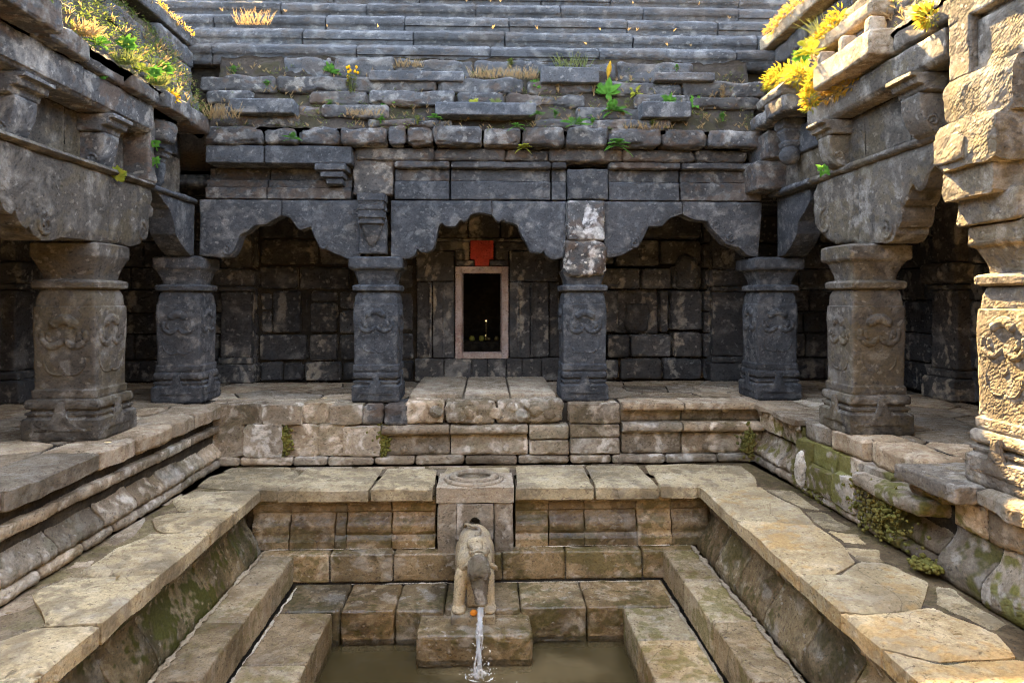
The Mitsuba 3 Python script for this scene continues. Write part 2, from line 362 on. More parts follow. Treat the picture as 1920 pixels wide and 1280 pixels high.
# the three sides of the court: local (u along the wall, o out towards the court, z) -> world
YB, XL, XR = 8.5, -3.22, 3.33
def side(name, mesh, base=None):
    v, f = mesh
    u, o, z = v.T
    if name == 'back': w = np.column_stack([u, (YB if base is None else base) - o, z])
    elif name == 'left': w = np.column_stack([(XL if base is None else base) + o, u, z])
    elif name == 'right': w = np.column_stack([(XR if base is None else base) - o, u, z])
    return fixed(w, f)
def block(s, u0, u1, o0, o1, z0, z1, base=None, **k):
    return side(s, rbox((u0, o0, z0), (u1, o1, z1), **k), base)
def box(lo, hi): return fixed(*map(np.array, (trimesh.creation.box(bounds=[lo, hi]).vertices, trimesh.creation.box(bounds=[lo, hi]).faces)))
def breaks(a, b, mean, seed, jit=.35):
    r = np.random.default_rng(seed); n = max(1, int(round((b - a) / mean)))
    w = 1 + jit * (r.random(n) * 2 - 1); x = np.concatenate([[0], np.cumsum(w)]) / w.sum()
    return a + (b - a) * x
sd = [0]
def S():
    sd[0] += 1; return sd[0]

# ================================================================== GROUND AND FLOORS
g = setting('ground', 'bare earth that lies round the sunken temple court')
put(g, fixed(*map(np.array, (trimesh.creation.box(bounds=[[-300, -300, -2.6], [300, 300, -2.4]]).vertices, trimesh.creation.box(bounds=[[-300, -300, -2.6], [300, 300, -2.4]]).faces))), 'earth')

NEAR = 1.2   # where the side walls stop, behind the picture's lower edge
# ---- paved gallery floors
def voronoi_slabs(poly, spacing, seed):
    from scipy.spatial import Voronoi
    r = np.random.default_rng(seed); x0, y0, x1, y1 = poly.bounds
    P = []
    for i, x in enumerate(np.arange(x0 - spacing * 1.5, x1 + spacing * 1.5, spacing)):
        for j, y in enumerate(np.arange(y0 - spacing * 1.5, y1 + spacing * 1.5, spacing)):
            P.append([x + (j % 2) * spacing * .5 + (r.random() - .5) * spacing * .7, y + (r.random() - .5) * spacing * .7])
    vo = Voronoi(np.array(P)); out = []
    for rg in vo.point_region:
        reg = vo.regions[rg]
        if len(reg) > 2 and -1 not in reg:
            q = Polygon(vo.vertices[reg]).intersection(poly)
            if q.geom_type == 'Polygon' and q.area > .02: out.append(q)
    return out
fl = setting('upper_paving', 'irregular stone paving of the shaded gallery behind the pillars', 'paving')
from shapely.geometry import box as sbox
for reg, sp, mat in ((sbox(-5.9, 8.95, -1.02, 10.75), .62, 'tan'), (sbox(.9, 8.95, 5.9, 10.75), .62, 'tan'), (sbox(-5.9, 3.2, -3.72, 8.95), .66, 'tan'), (sbox(3.85, 3.2, 5.9, 8.95), .7, 'tan')):
    for q in voronoi_slabs(reg, sp, S()):
        q = q.buffer(-.012, join_style=2)
        if q.is_empty or q.geom_type != 'Polygon' or q.area < .015: continue
        s = S(); q = wpoly(list(q.exterior.coords)[:-1], amp=.012, seed=s)
        if q.is_empty: continue
        v, f = remesh(q, .05, .11, seed=s, amp=.004, bevel=.012)
        v[:, 2] += -.05 + .006 * (rng.random() - .5)
        part(fl, 'slab', (v, f), mat, split=40)
part(fl, 'bed', box((-6.6, NEAR, -2.39), (-3.5, 11, -.022)), 'mortar')
part(fl, 'bed', box((-3.49, 8.79, -2.39), (3.59, 11, -.022)), 'mortar')
part(fl, 'bed', box((3.6, NEAR, -2.39), (6.6, 11, -.022)), 'mortar')

# ---- walkway round the tank
ww = setting('walkway', 'broad stone walkway on three sides of the tank', 'pavement')
part(ww, 'bed', box((-3.499, NEAR, -2.39), (-2.59, 8.78, -.748)), 'mud')
part(ww, 'bed', box((2.46, NEAR, -2.39), (3.599, 8.78, -.748)), 'mud')
part(ww, 'bed', box((-2.58, 7.98, -2.39), (2.45, 8.78, -.748)), 'mud')
part(ww, 'bed', box((-2.58, 7.56, -2.39), (-.56, 7.97, -.748)), 'mud')
part(ww, 'bed', box((.31, 7.56, -2.39), (2.45, 7.97, -.748)), 'mud')
part(ww, 'bed', box((-.55, 7.84, -2.39), (.3, 7.97, -.88)), 'mud')
part(ww, 'step_core', box((-2.58, 7.3, -2.39), (2.45, 7.55, -1.45)), 'mortar')
part(ww, 'step_core', box((-2.58, NEAR, -2.39), (-2.03, 7.29, -1.45)), 'mortar')
part(ww, 'step_core', box((1.88, NEAR, -2.39), (2.45, 7.29, -1.45)), 'mortar')
def walk_slab(pts, mat, amp=.014, dz=0.0, h=.15, tint=None):
    s = S(); q = wpoly(pts, amp=amp, seed=s, step=.05)
    v, f = remesh(q, h, .05, seed=s, amp=.0045, fr=5, bevel=.02, both=True)
    v[:, 2] += -.72 - h + dz + .004 * NZ(v * [1, 1, 0], 1.6, 2, s)
    part(ww, 'slab', (v, f), mat, tint=tint, split=38)
G = .006
ye = [7.36, 6.64, 6.06, 5.14, 4.37, 3.78, 3.0, 2.2, 1.3]
xo = [-3.14, -3.05, -2.97, -3.1, -2.86, -3.14, -3.1, -3.15, -3.1]
for i in range(8):
    a, b = ye[i] - G, ye[i + 1] + G
    walk_slab([(-2.38, b), (-2.38, a + (.03 if i == 0 else 0)), (xo[i] * .5 - 1.25, a - .02), (xo[i] + .1, a - .03), (xo[i] - .02, (a + b) / 2 + .1), (xo[i + 1] + .1, b + .07), (xo[i + 1] * .5 - 1.3, b + .0)], 'slabtan', dz=.004 * (i % 2), tint=(.45 + .35 * rng.random(), .2 + .5 * rng.random()))
walk_slab([(-2.38, 7.4), (-2.2, 7.36), (-2.12, 7.9), (-2.22, 8.2), (-3.0, 8.16), (-3.14, 7.9), (-3.1, 7.55), (-2.7, 7.42)], 'slabtan', tint=(.45, .25))
walk_slab([(-3.1, 8.21), (-2.3, 8.24), (-2.34, 8.42), (-3.05, 8.4)], 'slabtan', dz=-.015, tint=(.4, .3))
for pts in ([(-3.2, 6.6), (-3.12, 6.5), (-2.98, 6.0), (-3.05, 5.8), (-3.2, 5.9)], [(-3.19, 5.45), (-3.02, 5.5), (-2.98, 5.36), (-3.15, 5.28)], [(-3.22, 4.9), (-3.18, 4.45), (-3.0, 4.6), (-2.92, 4.95), (-3.05, 5.15)], [(-3.2, 7.35), (-3.12, 7.3), (-3.1, 6.9), (-3.2, 6.85)]):
    walk_slab(pts, 'tan', amp=.03, dz=-.02, h=.06)
bx = [(-2.19, -1.24, 7.34, 8.3), (-1.23, -.56, 7.34, 8.22), (-.52, .27, 7.78, 8.28), (.3, 1.14, 7.33, 8.3), (1.15, 1.84, 7.33, 8.32), (1.85, 2.25, 7.33, 7.9)]
for i, (x0, x1, y0, y1) in enumerate(bx):
    walk_slab([(x0 + G, y0), (x1 - G, y0 - .01), (x1 - G + .05 * (rng.random() - .5), y1 - .04), (x0 + G + .04, y1)], 'slabtan', amp=.02, dz=.005 * (i % 2), tint=(.45 + .3 * rng.random(), .1 + .3 * rng.random()))
for x0, x1, y0, y1 in [(-2.3, -1.6, 8.27, 8.43), (-1.55, -1.1, 8.27, 8.42), (-1.08, -.72, 8.26, 8.42), (-.7, -.2, 8.3, 8.44), (.35, 1.2, 8.33, 8.44), (1.25, 1.85, 8.35, 8.45)]:
    walk_slab([(x0, y0), (x1, y0 + .01), (x1, y1), (x0, y1)], 'tan', amp=.018, dz=-.02, h=.06)
walk_slab([(1.87, 7.92), (2.27, 7.33), (2.9, 7.34), (3.02, 7.74), (3.06, 8.2), (2.4, 8.36), (1.9, 8.3)], 'slabtan', tint=(.6, .4))
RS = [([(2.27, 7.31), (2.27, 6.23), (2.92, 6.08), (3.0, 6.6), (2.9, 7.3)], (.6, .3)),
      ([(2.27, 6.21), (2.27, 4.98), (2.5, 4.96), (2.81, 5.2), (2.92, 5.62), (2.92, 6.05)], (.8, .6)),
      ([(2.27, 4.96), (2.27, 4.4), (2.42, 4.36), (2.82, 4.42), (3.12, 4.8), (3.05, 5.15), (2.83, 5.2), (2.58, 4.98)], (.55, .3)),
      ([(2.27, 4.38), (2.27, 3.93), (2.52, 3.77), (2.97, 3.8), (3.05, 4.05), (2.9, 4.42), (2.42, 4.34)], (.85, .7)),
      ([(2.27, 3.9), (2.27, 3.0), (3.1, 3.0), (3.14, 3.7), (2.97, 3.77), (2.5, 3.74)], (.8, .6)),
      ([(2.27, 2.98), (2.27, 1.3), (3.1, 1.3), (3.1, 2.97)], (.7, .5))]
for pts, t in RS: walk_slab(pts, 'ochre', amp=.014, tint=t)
for pts in ([(2.93, 7.3), (3.03, 6.6), (3.2, 6.5), (3.22, 7.2)], [(3.0, 6.5), (2.95, 6.0), (3.1, 5.9), (3.22, 6.0), (3.22, 6.45)], [(2.96, 5.95), (2.96, 5.65), (3.14, 5.6), (3.2, 5.85)], [(2.88, 5.55), (2.86, 5.25), (3.06, 5.2), (3.18, 5.5)], [(3.15, 4.8), (2.95, 4.5), (3.08, 4.1), (3.24, 4.2), (3.26, 4.75)]):
    walk_slab(pts, 'slabtan', amp=.03, dz=-.018, h=.06)

# ================================================================== TANK WALLS AND STEPS
TW = [(-.16, -1.38), (.0, -1.38), (.0, -1.3), (-.03, -1.285), (-.05, -1.25), (-.03, -1.2), (-.035, -1.13), (-.09, -1.08), (-.1, -1.02), (-.07, -.995), (-.07, -.93), (-.045, -.915), (-.045, -.872), (-.16, -.872)]
def tank_wall(s, base, a, b, label, seed, mean=.62, prof=TW, mat='wet', bosses=False, cuts=None):
    k = thing('tank_wall', label, 'tank wall')
    cuts = breaks(a, b, mean, seed) if cuts is None else cuts
    for u0, u1 in zip(cuts[:-1], cuts[1:]):
        if cuts is not None and (u0, u1) in SKIP: continue
        part(k, 'stone', side(s, profile_stone([(o + .012 * (rng.random() - .5), z) for o, z in prof], u0 + .004, u1 - .004, amp=.007, seed=S()), base), mat, split=42)
    return k
SKIP = []
tank_wall('back', 7.42, -2.5, -.55, 'moulded wall below the walkway, left of the bull spout', 11, cuts=[-2.5, -2.1, -1.62, -1.5, -1.02, -.55])
tank_wall('back', 7.42, .3, 2.42, 'moulded wall below the walkway, right of the bull spout', 12, cuts=[.3, .66, 1.05, 1.62, 2.0, 2.42])
SL = [(-.2, -1.42), (.08, -1.42), (.08, -1.36), (.07, -1.33), (.05, -1.28), (.0, -1.2), (-.06, -1.1), (-.09, -1.05), (-.09, -1.0), (-.05, -.98), (-.05, -.92), (-.02, -.9), (-.02, -.872), (-.2, -.872)]
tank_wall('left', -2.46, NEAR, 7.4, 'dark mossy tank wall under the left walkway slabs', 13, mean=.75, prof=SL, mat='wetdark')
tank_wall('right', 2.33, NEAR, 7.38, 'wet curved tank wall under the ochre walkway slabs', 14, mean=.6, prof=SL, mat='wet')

def step_ring(label, ox0, ox1, ix0, ix1, yo, yi, z, h, mats, seed, gap_x=None):
    k = thing('tank_step', label, 'step')
    for x0, x1 in zip(*(lambda q: (q[:-1], q[1:]))(breaks(ox0, ox1, .62, seed))):
        part(k, 'stone', rbox((x0 + .004, yi + .01 * rng.random(), z - h), (x1 - .004, yo, z + .008 * (rng.random() - .5)), r=.025, res=.045, amp=.007, seed=S()), mats[0])
    for (a, b), m in (((ox0, ix0), mats[1]), ((ix1, ox1), mats[2])):
        q = breaks(NEAR, yi - .008, .8, seed + int(a * 10) + 50)
        for y0, y1 in zip(q[:-1], q[1:]):
            part(k, 'stone', rbox((a, y0 + .004, z - h), (b, y1 - .004, z + .008 * (rng.random() - .5)), r=.022, res=.045, amp=.007, seed=S()), m)
    return k
s1 = step_ring('upper step of the tank, edged with white lime crust', -2.37, 2.22, -2.0, 1.85, 7.44, 7.27, -1.38, .3, ('wet', 'step_tan', 'step_ochre'), 21)
s2 = step_ring('lower step of the tank just above the brown water', -1.99, 1.84, -1.46, 1.3, 7.26, 6.62, -1.68, .4, ('wet', 'step_tan', 'step_ochre'), 22)
# lime crust where the step meets the wall
def crust(k, pts, r, seed):
    p = curve(pts, 420)
    rad = r * np.clip(.55 + 1.5 * NZ(p, 7, 3, seed) + .6 * NZ(p, 22, 2, seed), .05, 1.3) * .55
    p = p + .02 * np.column_stack([NZ(p + 3, 9, 3, seed), NZ(p + 8, 9, 3, seed + 1), np.zeros(len(p))])
    part(k, 'lime_crust', tube(p, rad, 6, flat=(2.2, 2.2, .4)), 'limestain')
crust(s1, [(-2.33, 7.38, -1.37), (-2.34, 6, -1.37), (-2.33, 4.5, -1.37), (-2.34, NEAR + .1, -1.37)], .03, 3)
crust(s1, [(2.19, 7.38, -1.37), (2.2, 6, -1.37), (2.19, 4.5, -1.37), (2.2, NEAR + .1, -1.37)], .03, 4)
crust(s1, [(-2.3, 7.41, -1.375), (-1.4, 7.42, -1.375), (-.56, 7.41, -1.375)], .016, 5)
crust(s1, [(.3, 7.41, -1.375), (1.2, 7.42, -1.375), (2.15, 7.41, -1.375)], .013, 6)
crust(s2, [(-1.95, 7.22, -1.678), (-1.97, 5.5, -1.678), (-1.95, 3.5, -1.678)], .014, 7)
crust(s2, [(1.8, 7.22, -1.678), (1.82, 5.5, -1.678), (1.8, 3.5, -1.678)], .018, 8)
crust(s2, [(-1.4, 7.23, -1.678), (-.3, 7.24, -1.678)], .012, 9)
crust(s2, [(.1, 7.23, -1.678), (1.75, 7.22, -1.678)], .012, 10)
ck = setting('tank_floor', 'stone floor of the tank under the brown water', 'tank floor')
put(ck, box((-2.02, NEAR, -2.3), (1.87, 7.29, -2.1)), 'silt')
wt = setting('water', 'shallow murky brown water in the stepped tank', 'water')
gx, gy = np.meshgrid(np.linspace(-1.6, 1.45, 120), np.linspace(NEAR, 6.75, 220), indexing='ij')
gz = -1.955 + .003 * NZ(np.stack([gx, gy, gx * 0], -1).reshape(-1, 3), 2.5, 3, 5).reshape(gx.shape)
n0, n1 = gx.shape; i, j = np.meshgrid(np.arange(n0 - 1), np.arange(n1 - 1), indexing='ij')
wf = np.vstack([np.stack([i * n1 + j, (i + 1) * n1 + j, (i + 1) * n1 + j + 1], -1).reshape(-1, 3), np.stack([i * n1 + j, (i + 1) * n1 + j + 1, i * n1 + j + 1], -1).reshape(-1, 3)])
put(wt, (np.stack([gx, gy, gz], -1).reshape(-1, 3), wf), 'water_surface')

# ================================================================== PLINTHS (retaining walls under the galleries)
TORUS = [(-.25, -.735), (.0, -.735), (.045, -.725), (.06, -.69), (.045, -.65), (.0, -.635), (-.25, -.635)]
CYMA = [(-.3, -.63), (.03, -.63), (.03, -.575), (.0, -.54), (-.06, -.48), (-.1, -.42), (-.11, -.36), (-.3, -.36)]
LEDGE = [(-.3, -.355), (-.05, -.355), (-.02, -.33), (.0, -.325), (.0, -.25), (-.3, -.25)]
NECK = [(-.3, -.245), (-.13, -.245), (-.12, -.17), (-.3, -.17)]
def run(k, s, prof, cuts, name, mat, amp=.009, bosses=None, gap=.006, base=None, tint=None, round_end=.014, jo=.02):
    for u0, u1 in zip(cuts[:-1], cuts[1:]):
        jj = jo * (rng.random() - .5)
        bs = []
        if bosses:
            for t in (.3, .72): bs.append((u0 + (u1 - u0) * t, bosses[0] + jj, bosses[1], bosses[2]))
        part(k, name, side(s, profile_stone([(o + jj, z) for o, z in prof], u0 + gap, u1 - gap, amp=amp, seed=S(), bosses=bs, round_end=round_end), base), mat, tint=tint, split=45)
def edge_slabs(k, s, cuts, edge, h, mat, amp, back=-.5, jag=.04, tint=None):
    """The rough slabs along the top of a plinth, their outer edge broken."""
    for u0, u1 in zip(cuts[:-1], cuts[1:]):
        sdd = S(); e = edge + .05 * (rng.random() - .5)
        q = wavy([(u0 + .006, back), (u1 - .006, back), (u1 - .006, e), ((u0 + u1) / 2, e + .03), (u0 + .006, e + .02 * (rng.random() - .5))], step=.05, amp=.006, seed=sdd)
        t = np.clip((q[:, 1] - (e - .15)) / .15, 0, 1)
        q[:, 1] += jag * t * NZ(np.column_stack([q, q[:, 0] * 0]), 5, 3, sdd)
        v, f = remesh(Polygon(q).buffer(0), h, .055, seed=sdd, amp=amp, fr=6, bevel=.025, both=True)
        v[:, 2] += -h + .006 * rng.random()
        part(k, 'edge_slab', side(s, (v, f)), mat, split=45, tint=tint)

pl = thing('plinth', 'left plinth of tan moulded stones with rough edge slabs on top', 'plinth')
edge_slabs(pl, 'left', [NEAR, 2.6, 4.05, 4.75, 5.9, 6.5, 7.2, 7.75, 8.56], .0, .17, 'tan', .012)
run(pl, 'left', NECK, breaks(NEAR, 8.4, 1.1, 31), 'stone', 'plinthstone')
run(pl, 'left', LEDGE, [NEAR, 2.5, 3.6, 4.5, 5.35, 6.25, 7.0, 7.7, 8.52], 'stone', 'plinthstone', amp=.012)
run(pl, 'left', CYMA, [NEAR, 2.0, 2.75, 3.5, 4.15, 4.68, 5.28, 5.9, 6.45, 7.0, 7.5, 8.0, 8.5], 'stone', 'plinthstone', bosses=(.025, -.585, .042), amp=.01)
run(pl, 'left', TORUS, breaks(NEAR, 8.4, .48, 32), 'stone', 'plinthstone', amp=.012, round_end=.03)

pb = thing('plinth', 'back plinth below the shrine, ledges to the right and rough boulders to the left', 'plinth')
# left part: rough boulders in two rows over a course of lying stones
for u0, u1, z0, z1, o in [(-3.4, -2.7, -.235, -.0, .0), (-2.695, -2.26, -.24, -.0, .03), (-2.25, -1.9, -.235, .0, -.07), (-1.89, -1.525, -.245, -.01, .02), (-3.4, -2.93, -.625, -.245, .0), (-2.92, -2.47, -.625, -.25, .04), (-2.46, -2.05, -.625, -.26, -.03), (-2.04, -1.74, -.625, -.26, -.01), (-1.73, -1.29, -.625, -.27, .04)]:
    part(pb, 'stone', cblock('back', u0 - .015, u1 + .015, -.45, o + .03, z0 - .01, z1 + (.0 if z1 > -.02 else .012), S(), n=44, power=7), 'plinthstone', split=34)
for u0, u1 in zip(*(lambda q: (q[:-1], q[1:]))(breaks(-3.3, 3.4, .55, 34))):
    part(pb, 'stone', block('back', u0 + .008, u1 - .008, -.3, .06 + .03 * rng.random(), -.735, -.632 - .012 * rng.random(), r=.03, res=.045, amp=.01, seed=S()), 'plinthstone')
part(pb, 'stone', block('back', -1.52, -1.26, -.5, .06, -.26, -.012, r=.06, res=.04, amp=.018, seed=S()), 'facade')
part(pb, 'stone', block('back', -1.25, -.96, -.5, .07, -.26, -.012, r=.05, res=.04, amp=.018, seed=S()), 'facade')
# middle: ledge and face under the door platform
LM = [(-.3, -.38), (.03, -.38), (.1, -.355), (.115, -.34), (.11, -.285), (.06, -.262), (-.3, -.258)]
run(pb, 'back', LM, [-1.28, -.45, .5], 'stone', 'plinthstone', amp=.008, jo=.01)
FM = [(-.3, -.628), (.0, -.628), (-.015, -.38), (-.3, -.38)]
run(pb, 'back', FM, [-1.26, -.45, .5], 'stone', 'plinthstone', bosses=(.0, -.56, .045), jo=.01)
for u0, u1, z0, z1 in [(.51, 1.0, -.44, -.27), (.51, 1.0, -.625, -.45), (1.01, 1.63, -.42, -.26), (1.01, 1.63, -.625, -.43), (1.0, 1.63, -.25, -.008)]:
    part(pb, 'stone', block('back', u0 + .004, u1 - .004, -.4, .06, z0, z1, r=.02, res=.045, amp=.009, seed=S()), 'plinthstone')
# right: thin lip with drops, recess, ledge, face with bosses
lip = [(-.4, -.09), (.07, -.09), (.085, -.075), (.085, -.015), (.07, .0), (-.4, .0)]
run(pb, 'back', lip, [1.65, 2.42, 3.42], 'stone', 'tan', amp=.007, jo=.01)
rec = [(-.4, -.245), (-.08, -.245), (-.08, -.09), (-.4, -.09)]
run(pb, 'back', rec, [1.65, 2.42, 3.42], 'stone', 'plinthstone', jo=.01)
for u in np.arange(1.78, 3.15, .235):
    v, f = map(np.array, (lambda m: (m.vertices, m.faces))(trimesh.creation.icosphere(subdivisions=2, radius=.05)))
    part(pb, 'drop', side('back', (v * [1, .5, .75] + [u, -.01, -.095], f)), 'tan')
led = [(-.4, -.37), (.02, -.37), (.09, -.345), (.1, -.33), (.095, -.275), (.06, -.25), (-.4, -.248)]
run(pb, 'back', led, [1.65, 2.4, 3.42], 'stone', 'plinthstone', jo=.01)
run(pb, 'back', FM, [1.65, 2.4, 3.42], 'stone', 'plinthstone', bosses=(.0, -.56, .045), jo=.01)

# platform in front of the door
dp = thing('door_platform', 'raised stone platform in front of the small door, carved along its front', 'platform')
for i, (x0, x1) in enumerate([(-.98, -.3), (-.29, .28), (.29, .87)]):
    part(dp, 'slab', rbox((x0 + .004, 8.72, -.02), (x1 - .004, 10.62, .085), r=.02, res=.08, amp=.006, seed=S()), 'tan', tint=(.42 + .1 * i, .3))
for i, (x0, x1) in enumerate([(-1.0, -.52), (-.51, .1), (.11, .93)]):
    vv = rbox((x0 + .004, 8.47, -.255), (x1 - .004, 8.9, .03), r=.04, res=.03, amp=.03, fr=7, chip=.6, seed=S())
    part(dp, 'carved_stone', vv, 'plinthstone')
for k_, (x, z, r) in enumerate([(-.62, -.1, .08), (-.36, -.14, .1), (-.2, -.1, .09), (.1, -.12, .08), (.3, -.06, .07), (.42, -.15, .09), (.6, -.1, .08), (.76, -.14, .07), (-.1, -.19, .06), (.22, -.18, .05), (.5, -.04, .05)]):
    v, f = map(np.array, (lambda m: (m.vertices, m.faces))(trimesh.creation.icosphere(subdivisions=3, radius=r)))
    v = v * [1.1, .45, .9] + [x, 8.47, z]; v = v + .02 * np.column_stack([NZ(v, 14, 2, k_), NZ(v + 5, 14, 2, k_), NZ(v + 9, 14, 2, k_)])
    part(dp, 'carving', (v, f), 'plinthstone')

pr = thing('plinth', 'right plinth of broken stones with green moss and white lime drips', 'plinth')
edge_slabs(pr, 'right', [NEAR, 2.8, 4.0, 4.6], .02, .14, 'tan', .012, jag=.06)
edge_slabs(pr, 'right', [6.1, 6.75, 7.25], -.05, .2, 'tan', .014, jag=.06)
edge_slabs(pr, 'right', [7.26, 7.85, 8.6], .04, .09, 'tan', .008, jag=.015)
edge_slabs(pr, 'right', [5.36, 6.1], -.1, .2, 'tan', .02, jag=.08)
part(pr, 'edge_slab', block('right', 4.62, 5.34, -.5, .14, -.13, -.01, r=.02, res=.045, amp=.008, seed=S()), 'basalt_warm', tint=(.9, .4), label='broken grey slab that juts out below the sunlit pillar')
for u in np.arange(7.32, 8.4, .17):
    v, f = map(np.array, (lambda m: (m.vertices, m.faces))(trimesh.creation.icosphere(subdivisions=2, radius=.05)))
    part(pr, 'drop', side('right', (v * [1, .5, .9] + [u, -.0, -.105], f)), 'tan')
for u0, u1, z0, z1, o, r in [(6.95, 7.25, -.62, -.2, .03, .08), (6.5, 6.94, -.4, -.2, -.02, .07), (6.45, 6.93, -.63, -.41, .06, .08), (6.12, 6.48, -.4, -.2, -.03, .06), (6.05, 6.43, -.63, -.36, .06, .09), (5.62, 6.1, -.36, -.2, -.02, .06), (7.27, 7.8, -.3, -.1, -.06, .04), (7.82, 8.44, -.3, -.1, -.06, .04)]:
    part(pr, 'stone', cblock('right', u0 - .015, u1 + .015, -.45, o + .03, z0 - .012, z1 + .012, S(), n=40, power=6), 'plinthmoss', split=34)
run(pr, 'right', CYMA, [7.27, 7.75, 8.2, 8.56], 'stone', 'plinthmoss', bosses=(.025, -.585, .04))
part(pr, 'stone', block('right', 5.05, 6.02, -.3, .13, -.37, -.24, r=.05, res=.04, amp=.016, seed=S()), 'plinthmoss')
run(pr, 'right', [(o - .04, z) for o, z in CYMA], [5.0, 5.55, 6.02], 'stone', 'plinthmoss', amp=.015)
part(pr, 'stone', block('right', 4.95, 5.35, -.4, .02, -.24, -.14, r=.05, res=.04, amp=.018, seed=S()), 'plinthmoss')
BIG = [(-.3, -.735), (.06, -.735), (.07, -.66), (.06, -.6), (.03, -.56), (-.06, -.47), (-.09, -.4), (-.09, -.36), (-.3, -.36)]
run(pr, 'right', BIG, [NEAR, 2.2, 3.0, 3.9, 4.48, 4.95], 'stone', 'plinthmoss', amp=.01)
run(pr, 'right', [(-.3, -.355), (-.06, -.355), (-.05, -.15), (-.3, -.15)], [NEAR, 2.4, 3.4, 4.1, 4.58, 4.94], 'stone', 'plinthmoss', amp=.012)
run(pr, 'right', TORUS, breaks(5.0, 8.4, .6, 36), 'stone', 'plinthmoss', amp=.016, round_end=.03)
part(pr, 'lime_crust', side('right', (lambda m: (np.array(m.vertices) * [.1, .07, .2] * (1 + .25 * NZ(np.array(m.vertices), 2.2, 2, 5))[:, None] + [7.12, .05, -.5], np.array(m.faces)))(trimesh.creation.icosphere(subdivisions=4, radius=1))), 'lime', label='white lime flow over the plinth stones')
for (x0, x1, y0, y1) in ((-3.52, -3.3, NEAR, 8.5), (3.46, 3.62, NEAR, 8.5)):
    part(pl if x0 < 0 else pr, 'core', box((x0, y0, -.74), (x1, y1, -.03)), 'mortar')
part(pb, 'core', box((-3.3, 8.66, -.74), (3.46, 8.8, -.03)), 'mortar')
# ================================================================== PILLARS
def spiral(cx, cz, r0, turns, start, dirn, n=26):
    t = np.linspace(0, 1, n); a = start + dirn * t * turns * 2 * math.pi; r = r0 * (1 - .82 * t)
    return np.column_stack([cx + r * np.cos(a), cz + r * np.sin(a)])
def face_relief(c, hw, facing, lines, rad, flat=.7):
    """Raised lines (u, z) on one face of a pillar. facing: 'front' (-y), 'left' (-x) or 'right' (+x)."""
    out = []
    for pts, r in lines:
        p = np.array(pts, float)
        if facing == 'front': q = np.column_stack([c[0] + p[:, 0], np.full(len(p), c[1] - hw), p[:, 1]]); fl_ = (1, flat, 1)
        elif facing == 'right': q = np.column_stack([np.full(len(p), c[0] + hw), c[1] - p[:, 0], p[:, 1]]); fl_ = (flat, 1, 1)
        else: q = np.column_stack([np.full(len(p), c[0] - hw), c[1] + p[:, 0], p[:, 1]]); fl_ = (flat, 1, 1)
        n = len(p); taper = np.clip(np.minimum(np.arange(n), np.arange(n)[::-1]) / (n * .12), .35, 1)
        out.append(tube(q, r * taper, 8, flat=fl_))
    return join(out)
def motif(s=1.0, z=.98, w=1.45):
    a = np.linspace(.08 * math.pi, .92 * math.pi, 22)
    lines = [(np.column_stack([.115 * s * np.cos(a), z + .01 + .115 * s * np.sin(a)]), .033 * s * w)]
    for q in (-1, 1):
        lines.append((curve([(0.0 * q, z - .04), (.035 * q, z - .085), (.09 * q, z - .115), (.15 * q, z - .1), (.19 * q, z - .05), (.19 * q, z + .0), (.155 * q, z + .02)], 30) * [s, 1], .02 * s * w))
        lines.append((curve([(.115 * q, z + .01), (.14 * q, z - .02), (.13 * q, z - .05), (.1 * q, z - .05)], 16) * [s, 1], .017 * s * w))
    return lines
def bowl(s=1.0, z=.72):
    return [(curve([(-.19, z + .1), (-.185, z - .02), (-.13, z - .1), (-.03, z - .115), (0, z - .085), (.03, z - .115), (.13, z - .1), (.185, z - .02), (.19, z + .1)], 48) * [s, 1], .012)]
def bell(c, hw, facing):
    poly = [(-.035, .345), (.035, .345), (.045, .26), (.07, .2), (.12, .15), (.2, .11), (.24, .105), (.24, .085), (-.24, .085), (-.24, .105), (-.2, .11), (-.12, .15), (-.07, .2), (-.045, .26)]
    v, f = remesh(Polygon(poly), .03, .05, seed=S(), amp=.002, bevel=.01)
    u, z, o = v.T
    if facing == 'front': w = np.column_stack([c[0] + u, c[1] - hw + .018 - o, z])
    elif facing == 'right': w = np.column_stack([c[0] + hw - .018 + o, c[1] + u, z])
    else: w = np.column_stack([c[0] - hw + .018 - o, c[1] + u, z])
    return fixed(w, f)
